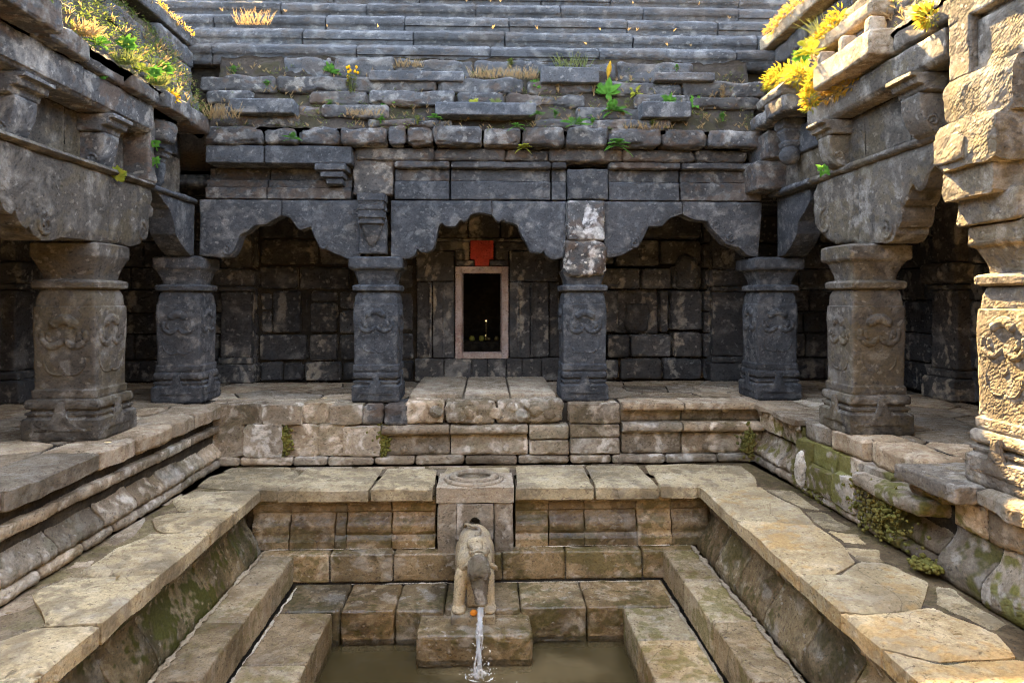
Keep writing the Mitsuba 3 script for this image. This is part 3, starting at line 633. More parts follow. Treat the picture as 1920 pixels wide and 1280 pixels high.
def pillar(label, c, hb, hs, faces, mat, tint, worn=.006, cap=.3):
    k = thing('pillar', label, 'pillar', 'squat carved pillars round the court')
    mv = lambda m: (m[0] + [c[0], c[1], 0], m[1])
    kw = dict(seed=S(), chip=worn)
    base = [(-.01, hb - .02, .02), (0, hb - .01, .02), (.015, hb, .02), (.185, hb, .02), (.2, hb - .02, .02), (.205, hb - .035, .015), (.225, hb - .035, .015), (.23, hb - .02, .015), (.25, hb - .02, .015), (.255, hb - .05, .015), (.275, hb - .055, .015), (.28, hb - .03, .015), (.295, hb - .018, .02), (.345, hb - .018, .02), (.365, hb - .03, .02), (.37, hs + .005, .02), (.38, hs - .02, .02)]
    kb = part(k, 'base', mv(loft(base, dz=.03, m=14, amp=.005, **kw)), mat, tint, split=38)
    shaft = [(.37, hs + .004, .02), (.385, hs + .012, .02), (.445, hs + .012, .02), (.455, hs, .025), (.46, hs - .004, .018), (.8, hs, .018), (1.05, hs + .008, .02), (1.2, hs + .004, .02), (1.21, hs - .008, .02), (1.22, hs - .006, .025), (1.3, hs - .01, .045), (1.345, hs - .025, .05), (1.368, hs - .04, .05), (1.375, hs - .07, .05)]
    ks = part(k, 'shaft', mv(loft(shaft, dz=.028, m=16, amp=.006, **kw)), mat, tint, split=38)
    collar = [(1.362, hs - .06, .04), (1.366, hs - .005, .03), (1.38, hs + .018, .03), (1.425, hs + .022, .03), (1.44, hs + .01, .035), (1.452, hs - .03, .04), (1.455, hs - .07, .05)]
    part(k, 'collar', mv(loft(collar, dz=.02, m=14, amp=.005, **kw)), mat, tint, split=38)
    capital = [(1.448, hs - .07, .04), (1.452, hs - .045, .04), (1.5, hs - .04, .035), (1.53, hs - .03, .03), (1.6, hs - .005, .025), (1.63, hs + .01, .025), (1.64, cap - .015, .02), (1.66, cap, .02), (1.775, cap, .025), (1.79, cap - .03, .03), (1.8, cap - .06, .03)]
    part(k, 'capital', mv(loft(capital, dz=.028, m=14, amp=.008, **kw)), mat, tint, split=38)
    for fc in faces:
        q = rng.random(4)
        part(ks, 'carved_scroll', face_relief(c, hs + .0, fc, motif(hs / .27 * (.94 + .12 * q[0]), .96 + .05 * q[1], 1.3 + .5 * q[2]), .02), mat, tint)
        low = bowl(hs / .27 * (.9 + .15 * q[3]), .7 + .05 * q[1])
        if q[0] > .45: low += [(curve([(-.05, .86), (-.035, .8), (0, .77), (.035, .8), (.05, .86), (0, .9), (-.05, .86)], 36) * [hs / .27, 1], .011)]
        if q[2] > .5: low += [(curve([(-.2, 1.12), (-.15, 1.15), (-.12, 1.19), (-.1, 1.15)], 20) * [hs / .27, 1], .014), (curve([(.2, 1.12), (.15, 1.15), (.12, 1.19), (.1, 1.15)], 20) * [hs / .27, 1], .014)]
        part(ks, 'carved_outline', face_relief(c, hs - .002, fc, low, .008), mat, tint)
        part(kb, 'bell_relief', bell(c, hb, fc), mat, tint, split=40)
    return k
PL1 = (-3.83, 6.70); PLC = (-3.8, 8.93); PB1 = (-1.385, 8.95); PB2 = (1.225, 8.94); PRC = (3.68, 8.93); PR2 = (3.69, 6.66); PR3 = (3.7, 4.51)
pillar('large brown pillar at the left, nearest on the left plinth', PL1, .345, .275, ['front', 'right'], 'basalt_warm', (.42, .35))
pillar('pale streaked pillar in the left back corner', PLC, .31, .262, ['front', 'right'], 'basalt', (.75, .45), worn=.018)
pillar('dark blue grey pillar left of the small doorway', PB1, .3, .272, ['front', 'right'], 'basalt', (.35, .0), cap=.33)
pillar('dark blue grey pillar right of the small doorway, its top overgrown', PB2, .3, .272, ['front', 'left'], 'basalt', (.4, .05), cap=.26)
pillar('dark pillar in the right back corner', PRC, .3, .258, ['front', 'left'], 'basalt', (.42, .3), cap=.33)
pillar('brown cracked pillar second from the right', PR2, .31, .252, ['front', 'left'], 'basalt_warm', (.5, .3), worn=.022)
pillar('golden sunlit pillar at the right edge', PR3, .31, .255, ['front', 'left'], 'basalt_warm', (.95, .6))  # brighter, warmer tint than its neighbours: some sunlight is put into the colour

# ================================================================== CUSPED ARCHES
def plate(k, s, pts, o_front, thick, mat, tint, name='spandrel', edge=.05, amp=.006, scrolls=()):
    """One half of a cusped arch: outline (u, z), front face at o_front."""
    sdd = S()
    q = wavy(pts, step=.016, amp=.005, fr=9, seed=sdd)
    v, f = remesh(Polygon(q).buffer(0), thick, edge, seed=sdd, amp=amp, fr=6, bevel=.014)
    w = np.column_stack([v[:, 0], o_front - thick + v[:, 2], v[:, 1]])
    key = part(k, name, side(s, (w, f)), mat, tint, split=40)
    for (u, z, r, d) in scrolls:
        sp = spiral(u, z, r, 1.35, math.pi * .5, d)
        p = np.column_stack([sp[:, 0], np.full(len(sp), o_front + .0), sp[:, 1]])
        m = tube(p, np.linspace(.024, .014, len(p)), 7, flat=(1, .7, 1) if s == 'back' else (1, .7, 1))
        part(key, 'volute', side(s, m), mat, tint)
OB = -.2
ar = thing('cusped_arch', 'wide cusped arch over the small doorway in the middle of the back colonnade', 'arch', 'cusped arches between the pillars')
lowL = [(-1.2, 1.80), (-1.06, 1.775), (-.97, 1.78), (-.9, 1.82), (-.875, 1.9), (-.83, 1.86), (-.76, 1.85), (-.69, 1.88), (-.655, 1.94), (-.64, 2.02), (-.62, 2.12), (-.6, 2.2), (-.565, 2.225), (-.53, 2.19), (-.46, 2.175), (-.4, 2.185), (-.36, 2.235), (-.33, 2.265), (-.29, 2.24), (-.25, 2.26), (-.21, 2.33), (-.09, 2.355), (.055, 2.33)]
lowR = [(.065, 2.325), (.11, 2.27), (.15, 2.24), (.19, 2.27), (.24, 2.24), (.33, 2.225), (.38, 2.2), (.4, 2.14), (.43, 2.08), (.48, 2.0), (.52, 1.93), (.55, 1.86), (.62, 1.84), (.68, 1.85), (.715, 1.885), (.74, 1.82), (.8, 1.78), (.87, 1.775), (.99, 1.80)]
plate(ar, 'back', [(-1.2, 2.5)] + lowL + [(.055, 2.5)], OB, .24, 'basalt', (.5, .05))
plate(ar, 'back', [(.065, 2.5)] + lowR + [(.99, 2.5)], OB - .012, .24, 'basalt', (.55, .05))
ar = thing('cusped_arch', 'cusped arch left of the doorway with curled ends', 'arch', 'cusped arches between the pillars')
plate(ar, 'back', [(-3.55, 2.5), (-3.55, 1.81), (-3.39, 1.8), (-3.3, 1.78), (-3.2, 1.8), (-3.14, 1.87), (-3.1, 1.97), (-3.06, 2.07), (-2.98, 2.1), (-2.89, 2.19), (-2.75, 2.2), (-2.61, 2.28), (-2.555, 2.31), (-2.555, 2.5)], OB, .24, 'basalt', (.6, .25), scrolls=[(-3.22, 1.87, .06, -1)])
plate(ar, 'back', [(-2.545, 2.5), (-2.545, 2.31), (-2.45, 2.28), (-2.34, 2.13), (-2.2, 2.17), (-2.15, 2.04), (-2.09, 1.93), (-1.96, 1.87), (-1.88, 1.83), (-1.72, 1.77), (-1.57, 1.8), (-1.57, 2.5)], OB - .01, .24, 'basalt', (.5, .1), scrolls=[(-2.03, 1.945, .055, 1)])
ar = thing('cusped_arch', 'cusped arch right of the doorway, over the bay with the wall niche', 'arch', 'cusped arches between the pillars')
plate(ar, 'back', [(1.48, 2.5), (1.48, 1.8), (1.6, 1.8), (1.7, 1.83), (1.8, 1.88), (1.94, 1.98), (2.0, 2.1), (2.04, 2.19), (2.21, 2.19), (2.32, 2.3), (2.47, 2.35), (2.47, 2.5)], OB, .24, 'basalt', (.5, .15), scrolls=[(1.86, 1.97, .055, -1)])
plate(ar, 'back', [(2.48, 2.5), (2.48, 2.345), (2.62, 2.28), (2.8, 2.26), (2.87, 2.15), (2.93, 2.09), (3.04, 1.97), (3.21, 1.92), (3.31, 1.83), (3.45, 1.8), (3.5, 2.5)], OB - .01, .24, 'basalt', (.6, .35), scrolls=[(3.1, 2.04, .055, 1)])
OL, OR_ = -.335, -.29
ar = thing('cusped_arch', 'brown cusped arch half over the large left pillar, cut by the picture edge', 'arch', 'cusped arches between the pillars')
plate(ar, 'left', [(6.69, 2.44), (6.69, 1.8), (6.2, 1.8), (5.95, 1.79), (5.8, 1.75), (5.68, 1.74), (5.58, 1.78), (5.53, 1.85), (5.51, 1.82), (5.45, 1.84), (5.4, 1.9), (5.38, 1.95), (5.34, 1.91), (5.27, 1.93), (5.22, 2.0), (5.2, 2.06), (5.15, 2.03), (5.06, 2.05), (5.0, 2.12), (4.95, 2.2), (4.85, 2.27), (4.7, 2.3), (4.7, 2.44)], OL, .3, 'basalt_warm', (.35, .3), scrolls=[(5.72, 1.87, .1, 1)])
ar = thing('cusped_arch', 'brown arch arm that juts out behind the large left pillar', 'arch', 'cusped arches between the pillars')
plate(ar, 'left', [(6.7, 2.44), (6.7, 1.8), (6.9, 1.81), (7.1, 1.8), (7.28, 1.84), (7.4, 1.93), (7.47, 2.03), (7.46, 2.12), (7.55, 2.16), (7.56, 2.24), (7.5, 2.27), (7.54, 2.33), (7.5, 2.44)], OL - .008, .3, 'basalt_warm', (.38, .25), scrolls=[(7.3, 1.97, .11, -1)])
plate(ar, 'left', [(7.75, 2.44), (7.9, 2.36), (8.05, 2.3), (8.12, 2.2), (8.2, 2.02), (8.35, 1.92), (8.5, 1.84), (8.62, 1.8), (8.7, 1.8), (8.7, 2.44)], OL - .05, .3, 'basalt', (.4, .2))
ar = thing('cusped_arch', 'grey brown cusped arch between the two pillars on the right', 'arch', 'cusped arches between the pillars')
plate(ar, 'right', [(6.66, 2.55), (6.66, 1.81), (6.3, 1.8), (6.2, 1.775), (6.1, 1.79), (6.03, 1.85), (6.02, 1.93), (6.0, 1.9), (5.96, 1.95), (5.94, 2.04), (5.95, 2.11), (5.92, 2.08), (5.87, 2.13), (5.84, 2.22), (5.79, 2.25), (5.76, 2.2), (5.7, 2.18), (5.64, 2.2), (5.6, 2.26), (5.57, 2.31), (5.5, 2.36), (5.4, 2.35), (5.33, 2.28), (5.3, 2.2), (5.25, 2.16), (5.19, 2.15), (5.13, 2.19), (5.1, 2.22), (5.08, 2.15), (5.05, 2.07), (5.0, 2.04), (4.99, 1.95), (4.93, 1.89), (4.85, 1.85), (4.7, 1.8), (4.5, 1.8), (4.5, 2.55)], OR_, .3, 'basalt_warm', (.62, .15), scrolls=[(6.17, 1.9, .1, 1)])
ar = thing('cusped_arch', 'weathered arch arm with a big rough scroll, behind the cracked right pillar', 'arch', 'cusped arches between the pillars')
plate(ar, 'right', [(6.67, 2.55), (6.67, 1.82), (6.82, 1.83), (7.1, 1.84), (7.27, 1.9), (7.45, 2.0), (7.58, 2.1), (7.64, 2.25), (7.62, 2.42), (7.5, 2.55)], OR_ - .006, .34, 'basalt_warm', (.55, .35), amp=.016, scrolls=[(7.32, 2.1, .15, -1)])
plate(ar, 'right', [(8.7, 2.55), (8.7, 1.8), (8.5, 1.82), (8.3, 1.92), (8.15, 2.05), (8.1, 2.2), (7.95, 2.28), (7.8, 2.4), (7.8, 2.55)], OR_ - .06, .3, 'basalt', (.4, .3))

# carved blocks and pendants over the pillars
def pendant(label, c, zt, zb, hw, mat, tint):
    k = thing('carved_bracket', label, 'carved bracket', 'carved brackets under the eaves')
    H = zt - zb
    sec = [(zt, hw, .01), (zt - .12 * H, hw, .01), (zt - .125 * H, hw - .012, .01), (zt - .2 * H, hw - .012, .01), (zt - .205 * H, hw - .003, .01), (zt - .27 * H, hw - .003, .01), (zt - .275 * H, hw - .015, .01), (zt - .36 * H, hw - .015, .01), (zt - .365 * H, hw - .006, .01), (zt - .4 * H, hw - .006, .01), (zt - .42 * H, hw - .03, .02), (zt - .45 * H, hw - .03, .02), (zt - .46 * H, hw - .012, .02), (zt - .5 * H, hw - .012, .02), (zt - .52 * H, hw - .04, .03)]
    mv = lambda m: (m[0] + [c[0], c[1], 0], m[1])
    part(k, 'block', mv(loft(sec[::-1], dz=.02, m=10, amp=.004, seed=S())), mat, tint, split=38)
    t = np.linspace(0, 1, 10)
    bud = [(zb + .08 * H + (.44 * H) * a, max(.004, (hw - .04) * math.sin(a * 1.5) ** .8), max(.003, (hw - .05) * .6 * a)) for a in t]
    part(k, 'bud', mv(loft(bud, dz=.02, m=10, amp=.003, seed=S())), mat, tint, split=38)
    v = rbox((c[0] - hw, c[1] - .02, zb + .0), (c[0] + hw, c[1] + .2, zt - .4 * H), r=.015, res=.05, amp=.006, seed=S())
    part(k, 'back_stone', v, mat, tint)
    return k
pendant('carved pendant bracket with a lotus bud on the pillar left of the doorway', (-1.42, 8.66), 2.56, 1.83, .165, 'basalt', (.55, .15))
ob = thing('overgrown_bracket', 'lichen covered broken bracket over the pillar right of the doorway', 'bracket')
part(ob, 'stone', rbox((1.0, 8.62, 2.0), (1.47, 8.98, 2.5), r=.03, res=.035, amp=.014, fr=6, seed=S()), 'basalt_lichen', tint=(.6, .0))
part(ob, 'stone', rbox((.96, 8.6, 1.56), (1.49, 8.98, 2.0), r=.07, res=.03, amp=.028, fr=7, chip=.8, seed=S()), 'basalt_lichen', tint=(.6, .5))
def scroll_corbel(label, s, u, o, zt, zb, w, mat, tint):
    k = thing('scroll_corbel', label, 'corbel', 'carved corbels under the eaves')
    H = zt - zb
    part(k, 'top_block', side(s, profile_stone([(-.05, zt - .3 * H), (o * .62, zt - .3 * H), (o * .66, zt - .2 * H), (o * .82, zt - .18 * H), (o * .86, zt - .08 * H), (o, zt - .06 * H), (o, zt), (-.05, zt)], u - w / 2, u + w / 2, res=.03, amp=.006, seed=S()), SB[s]), mat, tint, split=42)
    a = np.linspace(0, 1, 12)
    prof = [(-.05, zt - .3 * H), (-.05, zb + .05 * H)] + [(o * (.05 + .62 * math.sin(t * math.pi * .5)), zb + (.72 * H) * (1 - math.cos(t * math.pi * .5)) * .95) for t in a]
    ksc = part(k, 'scroll', side(s, profile_stone(prof, u - w * .36, u + w * .36, res=.03, amp=.005, seed=S()), SB[s]), mat, tint, split=42)
    sp = spiral(o * .3, zb + .22 * H, .05, 1.2, 0, 1)
    for e in (-1, 1):
        part(ksc, 'volute', side(s, tube(np.column_stack([np.full(len(sp), u + e * w * .36), sp]), .012, 6), SB[s]), mat, tint)
    return k
SB = {'left': -3.78, 'right': 3.62, 'back': 8.72}
scroll_corbel('curled stone corbel high on the left, above the large pillar', 'left', 6.72, .33, 2.99, 2.46, .36, 'facade', (.9, .3))
scroll_corbel('curled stone corbel nearest the upper left edge', 'left', 5.5, .33, 2.98, 2.46, .38, 'facade', (.9, .3))
scroll_corbel('small corbel in the shade of the left back corner', 'left', 7.95, .2, 2.95, 2.48, .2, 'basalt', (.45, .1))
scroll_corbel('sunlit corbel under the broken beam on the right', 'right', 6.95, .3, 3.06, 2.6, .34, 'basalt_warm', (.7, .15))
scroll_corbel('mossy corbel under the beam end on the right', 'right', 5.5, .3, 3.06, 2.58, .36, 'basalt_warm', (.75, .1))
def ball_corbel():
    k = thing('ball_corbel', 'moulded corbel with a round ball, in the right back corner', 'corbel')
    c = np.array([3.52, 7.95])
    sec = [(3.02, .07, .05), (3.05, .1, .05), (3.1, .11, .05), (3.12, .085, .05), (3.18, .1, .03), (3.22, .12, .03), (3.25, .11, .03), (3.27, .13, .02), (3.35, .135, .02), (3.37, .11, .02), (3.4, .15, .02), (3.47, .155, .02)]
    m = loft(sec, dz=.02, m=10, amp=.006, seed=S()); part(k, 'block', (m[0] + [c[0], c[1], -.02], m[1]), 'basalt', (.6, .3), split=40)
    s = trimesh.creation.icosphere(subdivisions=3, radius=.115); v = np.array(s.vertices)
    part(k, 'ball', (v * (1 + .04 * NZ(v, 8, 2, 3))[:, None] + [c[0] - .02, c[1] - .04, 2.93], np.array(s.faces)), 'basalt', (.55, .35))
ball_corbel()

# ================================================================== ENTABLATURES AND EAVES
en = thing('cornice', 'back cornice of dark stones above the arches, grown over with moss', 'cornice')
# frieze
for u0, u1, m, t in [(-1.16, -.47, 'basalt', .5), (-.46, .8, 'basalt', .45), (.81, 1.0, 'basalt', .42), (1.53, 2.44, 'basalt', .5), (2.45, 3.5, 'facade', .5)]:
    part(en, 'stone', block('back', u0 + .005, u1 - .005, -.55, -.22 + .015 * rng.random(), 2.515, 2.745, r=.014, res=.05, amp=.006, seed=S()), m, tint=(t, .1))
    part(en, 'stone', block('back', u0 + .005, u1 - .005, -.55, -.255, 2.75, 2.9, r=.012, res=.05, amp=.006, seed=S()), 'facade', tint=(t * .6, .1))
    part(en, 'stone', block('back', u0 + .005, u1 - .005, -.55, -.17 + .02 * rng.random(), 2.905, 2.985, r=.02, res=.045, amp=.012, seed=S()), 'facade', tint=(t, .2))
part(en, 'stone', block('back', 1.01, 1.52, -.55, -.17, 2.52, 2.9, r=.02, res=.045, amp=.01, seed=S()), 'basalt', tint=(.5, .15))
part(en, 'stone', block('back', -1.68, -1.17, -.5, -.21, 2.56, 3.15, r=.04, res=.04, amp=.022, seed=S()), 'facade', tint=(.6, .8))
# left bay: thin band, dark recess, long beam
for u0, u1 in [(-3.5, -2.75), (-2.74, -1.7)]:
    part(en, 'stone', block('back', u0, u1, -.55, -.24, 2.515, 2.66, r=.014, res=.05, amp=.007, seed=S()), 'facade', tint=(.5, .2))
    part(en, 'stone', block('back', u0, u1, -.55, -.3, 2.665, 2.76, r=.012, res=.05, amp=.006, seed=S()), 'facade', tint=(.45, .1))
    part(en, 'stone', block('back', u0, u1, -.6, -.4, 2.765, 2.92, r=.012, res=.06, amp=.006, seed=S()), 'facade', tint=(.3, .1))
for u0, u1 in [(-3.42, -2.72), (-2.71, -1.66)]:
    part(en, 'beam', block('back', u0, u1, -.55, -.05, 2.925, 3.14, r=.016, res=.05, amp=.007, seed=S()), 'basalt', tint=(.65, .05))
for (u0, u1, o, z0, z1) in [(-2.1, -1.72, -.02, 2.84, 2.92), (-2.04, -1.76, -.05, 2.76, 2.83), (-1.98, -1.78, -.09, 2.68, 2.75)]:
    part(en, 'stepped_bracket', block('back', u0, u1, -.5, o, z0, z1, r=.012, res=.04, amp=.005, seed=S()), 'basalt', tint=(.6, .1))
# earthy ledge above the frieze
for u0, u1 in zip(*(lambda q: (q[:-1], q[1:]))(breaks(-1.65, 3.3, .8, 41))):
    part(en, 'ledge_stone', block('back', u0, u1, -.6, -.19 + .04 * rng.random(), 2.99, 3.15, r=.05, res=.04, amp=.024, fr=5, seed=S()), 'facade', tint=(.6, .75))
# eave course
ec = [-3.45, -2.72, -2.3, -1.79, -1.22, -.98, -.66, -.05, .42, .96, 1.5, 2.16, 2.74, 3.45]
for u0, u1 in zip(ec[:-1], ec[1:]):
    rr = rng.random(2)
    part(en, 'eave_stone', block('back', u0 + .008, u1 - .008, -.7, .0 + .05 * rr[0] - .02, 3.155, 3.34 + .06 * rr[1], r=.05, res=.035, amp=.026, fr=5, chip=.8, seed=S()), 'facade', tint=(.45 + .4 * rng.random(), .3 * rng.random()))
# broken courses that step back above the eave
def course(k, s, z0, z1, o, cuts, keep, mat, seed, amp=.016, jz=.04, jo=.06, name='course_stone', tw=.5):
    r = np.random.default_rng(seed)
    for u0, u1 in zip(cuts[:-1], cuts[1:]):
        if r.random() > keep: continue
        part(k, name, block(s, u0 + .008, u1 - .008, o - .55, o + jo * (r.random() - .5), z0, z1 + jz * (r.random() - .6), r=.045, res=.04, amp=amp * 1.5, fr=5, chip=.8, seed=S()), mat, tint=(.35 + .5 * r.random(), tw * r.random()))
course(en, 'back', 3.36, 3.5, -.06, breaks(-3.3, 3.3, .95, 42), .9, 'facade', 42)
course(en, 'back', 3.5, 3.68, -.13, breaks(-3.4, 3.4, 1.1, 43), .88, 'facade', 43)
course(en, 'back', 3.68, 3.86, -.2, breaks(-3.5, 3.5, .8, 44), .85, 'facade', 44)
course(en, 'back', 3.86, 4.06, -.29, breaks(-3.6, 3.6, 1.1, 45), .85, 'facade', 45)
course(en, 'back', 4.06, 4.36, -.43, breaks(-3.8, 3.8, 1.0, 46), .85, 'roofstone', 46)
def soil_sheet(s, u0, u1, line, seed, amp=.035, step=.05, base=None):
    """Rubble and earth lying over stepped stones: a rough sheet with thickness along the line of (o, z)."""
    L = np.array(line, float); d = np.concatenate([[0], np.cumsum(np.linalg.norm(np.diff(L, axis=0), axis=1))])
    m = max(4, int(d[-1] / step)); tt = np.linspace(0, d[-1], m)
    oz = np.column_stack([np.interp(tt, d, L[:, 0]), np.interp(tt, d, L[:, 1])])
    us = np.linspace(u0, u1, max(4, int((u1 - u0) / step)))
    U, I = np.meshgrid(us, np.arange(m), indexing='ij')
    P = np.column_stack([U.ravel(), oz[I.ravel()]])
    h = amp * (NZ(P, 3.5, 3, seed) + .6 * NZ(P, 12, 2, seed + 1))
    P = P + np.column_stack([h * 0, h * .6, h])
    n0, n1 = U.shape; i, j = np.meshgrid(np.arange(n0 - 1), np.arange(n1 - 1), indexing='ij')
    F = np.vstack([np.stack([i * n1 + j, (i + 1) * n1 + j, (i + 1) * n1 + j + 1], -1).reshape(-1, 3), np.stack([i * n1 + j, (i + 1) * n1 + j + 1, i * n1 + j + 1], -1).reshape(-1, 3)])
    Q = P.copy(); Q[:, 1] -= .15; Q[:, 2] -= .15; nv = len(P)
    V = np.vstack([P, Q]); F = np.vstack([F, F[:, ::-1] + nv])
    bd = np.concatenate([np.arange(n0) * n1, (n0 - 1) * n1 + np.arange(1, n1), (np.arange(n0 - 1)[::-1]) * n1 + n1 - 1, np.arange(1, n1 - 1)[::-1]])
    b2 = np.roll(bd, -1)
    F = np.vstack([F, np.stack([bd, b2, b2 + nv], -1), np.stack([bd, b2 + nv, bd + nv], -1)])
    v, f = side(s, (V, F), base)
    k = len(F) and (n0 - 1) * (n1 - 1) * 2          # the upper sheet's triangles come first
    t = v[f[:k]]; nrm = np.cross(t[:, 1] - t[:, 0], t[:, 2] - t[:, 0]).sum(0)
    out = side(s, (np.array([[0, 1.0, 1.0], [0, 0, 0], [1, 0, 0]]), np.array([[0, 1, 2]])), 0)[0]
    return (v, f) if nrm @ (out[0] - out[1]) > 0 else (v, f[:, ::-1])
part(en, 'soil_bed', soil_sheet('back', -3.4, 3.4, [(-.04, 3.33), (-.16, 3.47), (-.23, 3.62), (-.32, 3.82), (-.42, 4.02), (-.5, 4.38)], 47, amp=.045), 'soil')
def loose_slab(label, lo, hi, tint, yaw=0.0, mat='roofstone'):
    k = thing('loose_slab', label, 'stone slab', 'dressed slabs left lying on the broken roof ledges')
    v, f = rbox(lo, hi, r=.022, res=.05, amp=.004, seed=S())
    c = (np.array(lo) + hi) / 2; a = yaw
    v = (v - c) @ np.array([[math.cos(a), math.sin(a), 0], [-math.sin(a), math.cos(a), 0], [0, 0, 1]]) + c
    put(k, (v, f), mat, tint)
loose_slab('long grey slab over the middle of the eave', (-.63, 8.42, 3.5), (.6, 8.8, 3.66), (1.0, .0), mat='basalt')
loose_slab('narrow slab high on the left of the roof ledge, below the steps', (-1.48, 8.72, 4.0), (-.29, 9.0, 4.13), (.95, .05))
loose_slab('short slab high on the right of the roof ledge', (2.12, 8.72, 4.04), (2.9, 9.0, 4.15), (.9, .05))
loose_slab('square cut block at the right above the eave, beside a green plant', (1.9, 8.45, 3.5), (2.52, 8.8, 3.7), (.9, .1), mat='basalt')
loose_slab('rounded slab over the left arch, with dry grass around it', (-3.1, 8.42, 3.5), (-2.32, 8.8, 3.68), (.95, .1), mat='basalt')
loose_slab('upright flat stone right of the long grey slab', (.68, 8.72, 4.0), (1.42, 9.0, 4.2), (.8, .1))

# ---- stepped roof of the shrine
sr = thing('stepped_roof', 'tall stepped stone roof that rises behind the ledges', 'roof')
NOSE = [(-.5, .002), (-.015, .002), (-.012, .13), (.012, .14), (.014, .215), (.005, .235), (-.09, .298), (-.13, .306), (-.5, .306)]
for i in range(5):
    z0 = 4.28 + .31 * i; o = -.52 - .3 * i
    cuts = breaks(-6.6, 6.4, 1.5, 60 + i)
    for u0, u1 in zip(cuts[:-1], cuts[1:]):
        jz, jo = .01 * (rng.random() - .5), .012 * (rng.random() - .5)
        broken = rng.random() < .16
        pr_ = [(a + o + jo - (.03 if broken and a > -.1 else 0), b + z0 + jz) for a, b in NOSE]
        part(sr, 'step_stone', side('back', profile_stone(pr_, u0 + .0025, u1 - .0025, res=.07, amp=.022 if broken else .009, seed=S(), round_end=.02)), 'roofstone', tint=(.35 + .4 * rng.random(), .15 * rng.random()), split=45)
v, f = remesh(Polygon([(9.2, 2.9), (9.2, 4.3), (10.4, 5.7), (11.4, 5.75), (11.4, 2.9)]), 13.4, 4, amp=0, bevel=.0001)
part(sr, 'core', fixed(np.column_stack([v[:, 2] - 6.9, v[:, 0], v[:, 1]]), f), 'mortar')

# ---- left side
le = thing('cornice', 'left cornice of long beams and broken eave slabs with grass on top', 'cornice')
part(le, 'ledge', side('left', profile_stone([(-.7, 2.445), (-.31, 2.445), (-.28, 2.47), (-.3, 2.5), (-.7, 2.5)], 4.0, 7.48, amp=.01, seed=S())), 'basalt_warm', (.4, .3), split=42)
part(le, 'ledge', side('left', profile_stone([(-.7, 2.445), (-.36, 2.445), (-.34, 2.47), (-.36, 2.5), (-.7, 2.5)], 7.5, 8.7, amp=.01, seed=S())), 'basalt', (.4, .2), split=42)
for u0, u1 in zip(*(lambda q: (q[:-1], q[1:]))(breaks(3.6, 8.7, .9, 71))):
    part(le, 'recess_stone', block('left', u0, u1, -.8, -.56, 2.505, 3.0, r=.02, res=.06, amp=.012, seed=S()), 'basalt_warm', tint=(.35, .45))
for u0, u1 in [(3.4, 6.12), (6.13, 7.38)]:
    part(le, 'beam', side('left', profile_stone([(-.8, 3.0), (-.3, 3.0), (-.29, 3.03), (-.27, 3.035), (-.26, 3.27), (-.8, 3.27)], u0, u1, amp=.008, seed=S())), 'facade', tint=(.95, .2), split=42)
part(le, 'beam', block('left', 7.4, 8.5, -.8, -.5, 3.0, 3.25, r=.02, res=.05, amp=.012, seed=S()), 'basalt', tint=(.45, .2))
part(le, 'corner_post', block('left', 7.36, 7.52, -.62, -.3, 2.5, 3.26, r=.03, res=.035, amp=.018, seed=S()), 'facade', tint=(.7, .8))
part(le, 'corner_block', block('left', 7.56, 7.8, -.55, -.2, 2.96, 3.2, r=.05, res=.035, amp=.02, seed=S()), 'facade', tint=(.9, .4))
for u0, u1, o, z0, z1, m in [(3.2, 4.4, .0, 3.28, 3.56, 'tan'), (4.41, 5.44, -.02, 3.29, 3.56, 'facade'), (5.46, 6.02, -.14, 3.28, 3.46, 'facade'), (6.04, 6.7, -.2, 3.28, 3.44, 'facade'), (6.72, 7.3, -.16, 3.28, 3.42, 'facade'), (7.32, 7.95, -.1, 3.27, 3.45, 'facade'), (7.97, 8.5, -.12, 3.25, 3.45, 'facade')]:
    part(le, 'eave_stone', block('left', u0 + .008, u1 - .008, -.8, o, z0, z1, r=.03, res=.045, amp=.014, seed=S()), m, tint=(.6, .3))
course(le, 'left', 3.28, 3.5, -.24, breaks(5.4, 8.6, .7, 70), 1.1, 'facade', 70)
course(le, 'left', 3.5, 3.72, -.3, breaks(3.4, 8.6, .6, 72), .8, 'facade', 72)
course(le, 'left', 3.7, 3.95, -.4, breaks(3.4, 8.7, .7, 73), .8, 'facade', 73)
course(le, 'left', 3.95, 4.2, -.48, breaks(3.4, 8.9, .8, 74), .75, 'facade', 74)
course(le, 'left', 4.2, 4.45, -.55, breaks(3.4, 9.1, .8, 75), .8, 'roofstone', 75)
part(le, 'soil_bed', soil_sheet('left', 3.3, 8.7, [(-.16, 3.4), (-.3, 3.55), (-.42, 3.8), (-.52, 4.05), (-.64, 4.4)], 76, amp=.05), 'soil')
for u0, u1 in zip(*(lambda q: (q[:-1], q[1:]))(breaks(3.4, 9.5, 1.3, 77))):
    part(le, 'top_slab', block('left', u0 + .006, u1 - .006, -1.3, -.56 + .02 * rng.random(), 4.5, 4.66, r=.025, res=.06, amp=.009, seed=S()), 'roofstone', tint=(.6, .2))
part(le, 'core', box((-7, NEAR, 2.66), (-4.02, 9.0, 4.5)), 'mortar')
part(le, 'core', box((-4.0, NEAR, 2.66), (-3.79, 8.7, 3.5)), 'mortar')

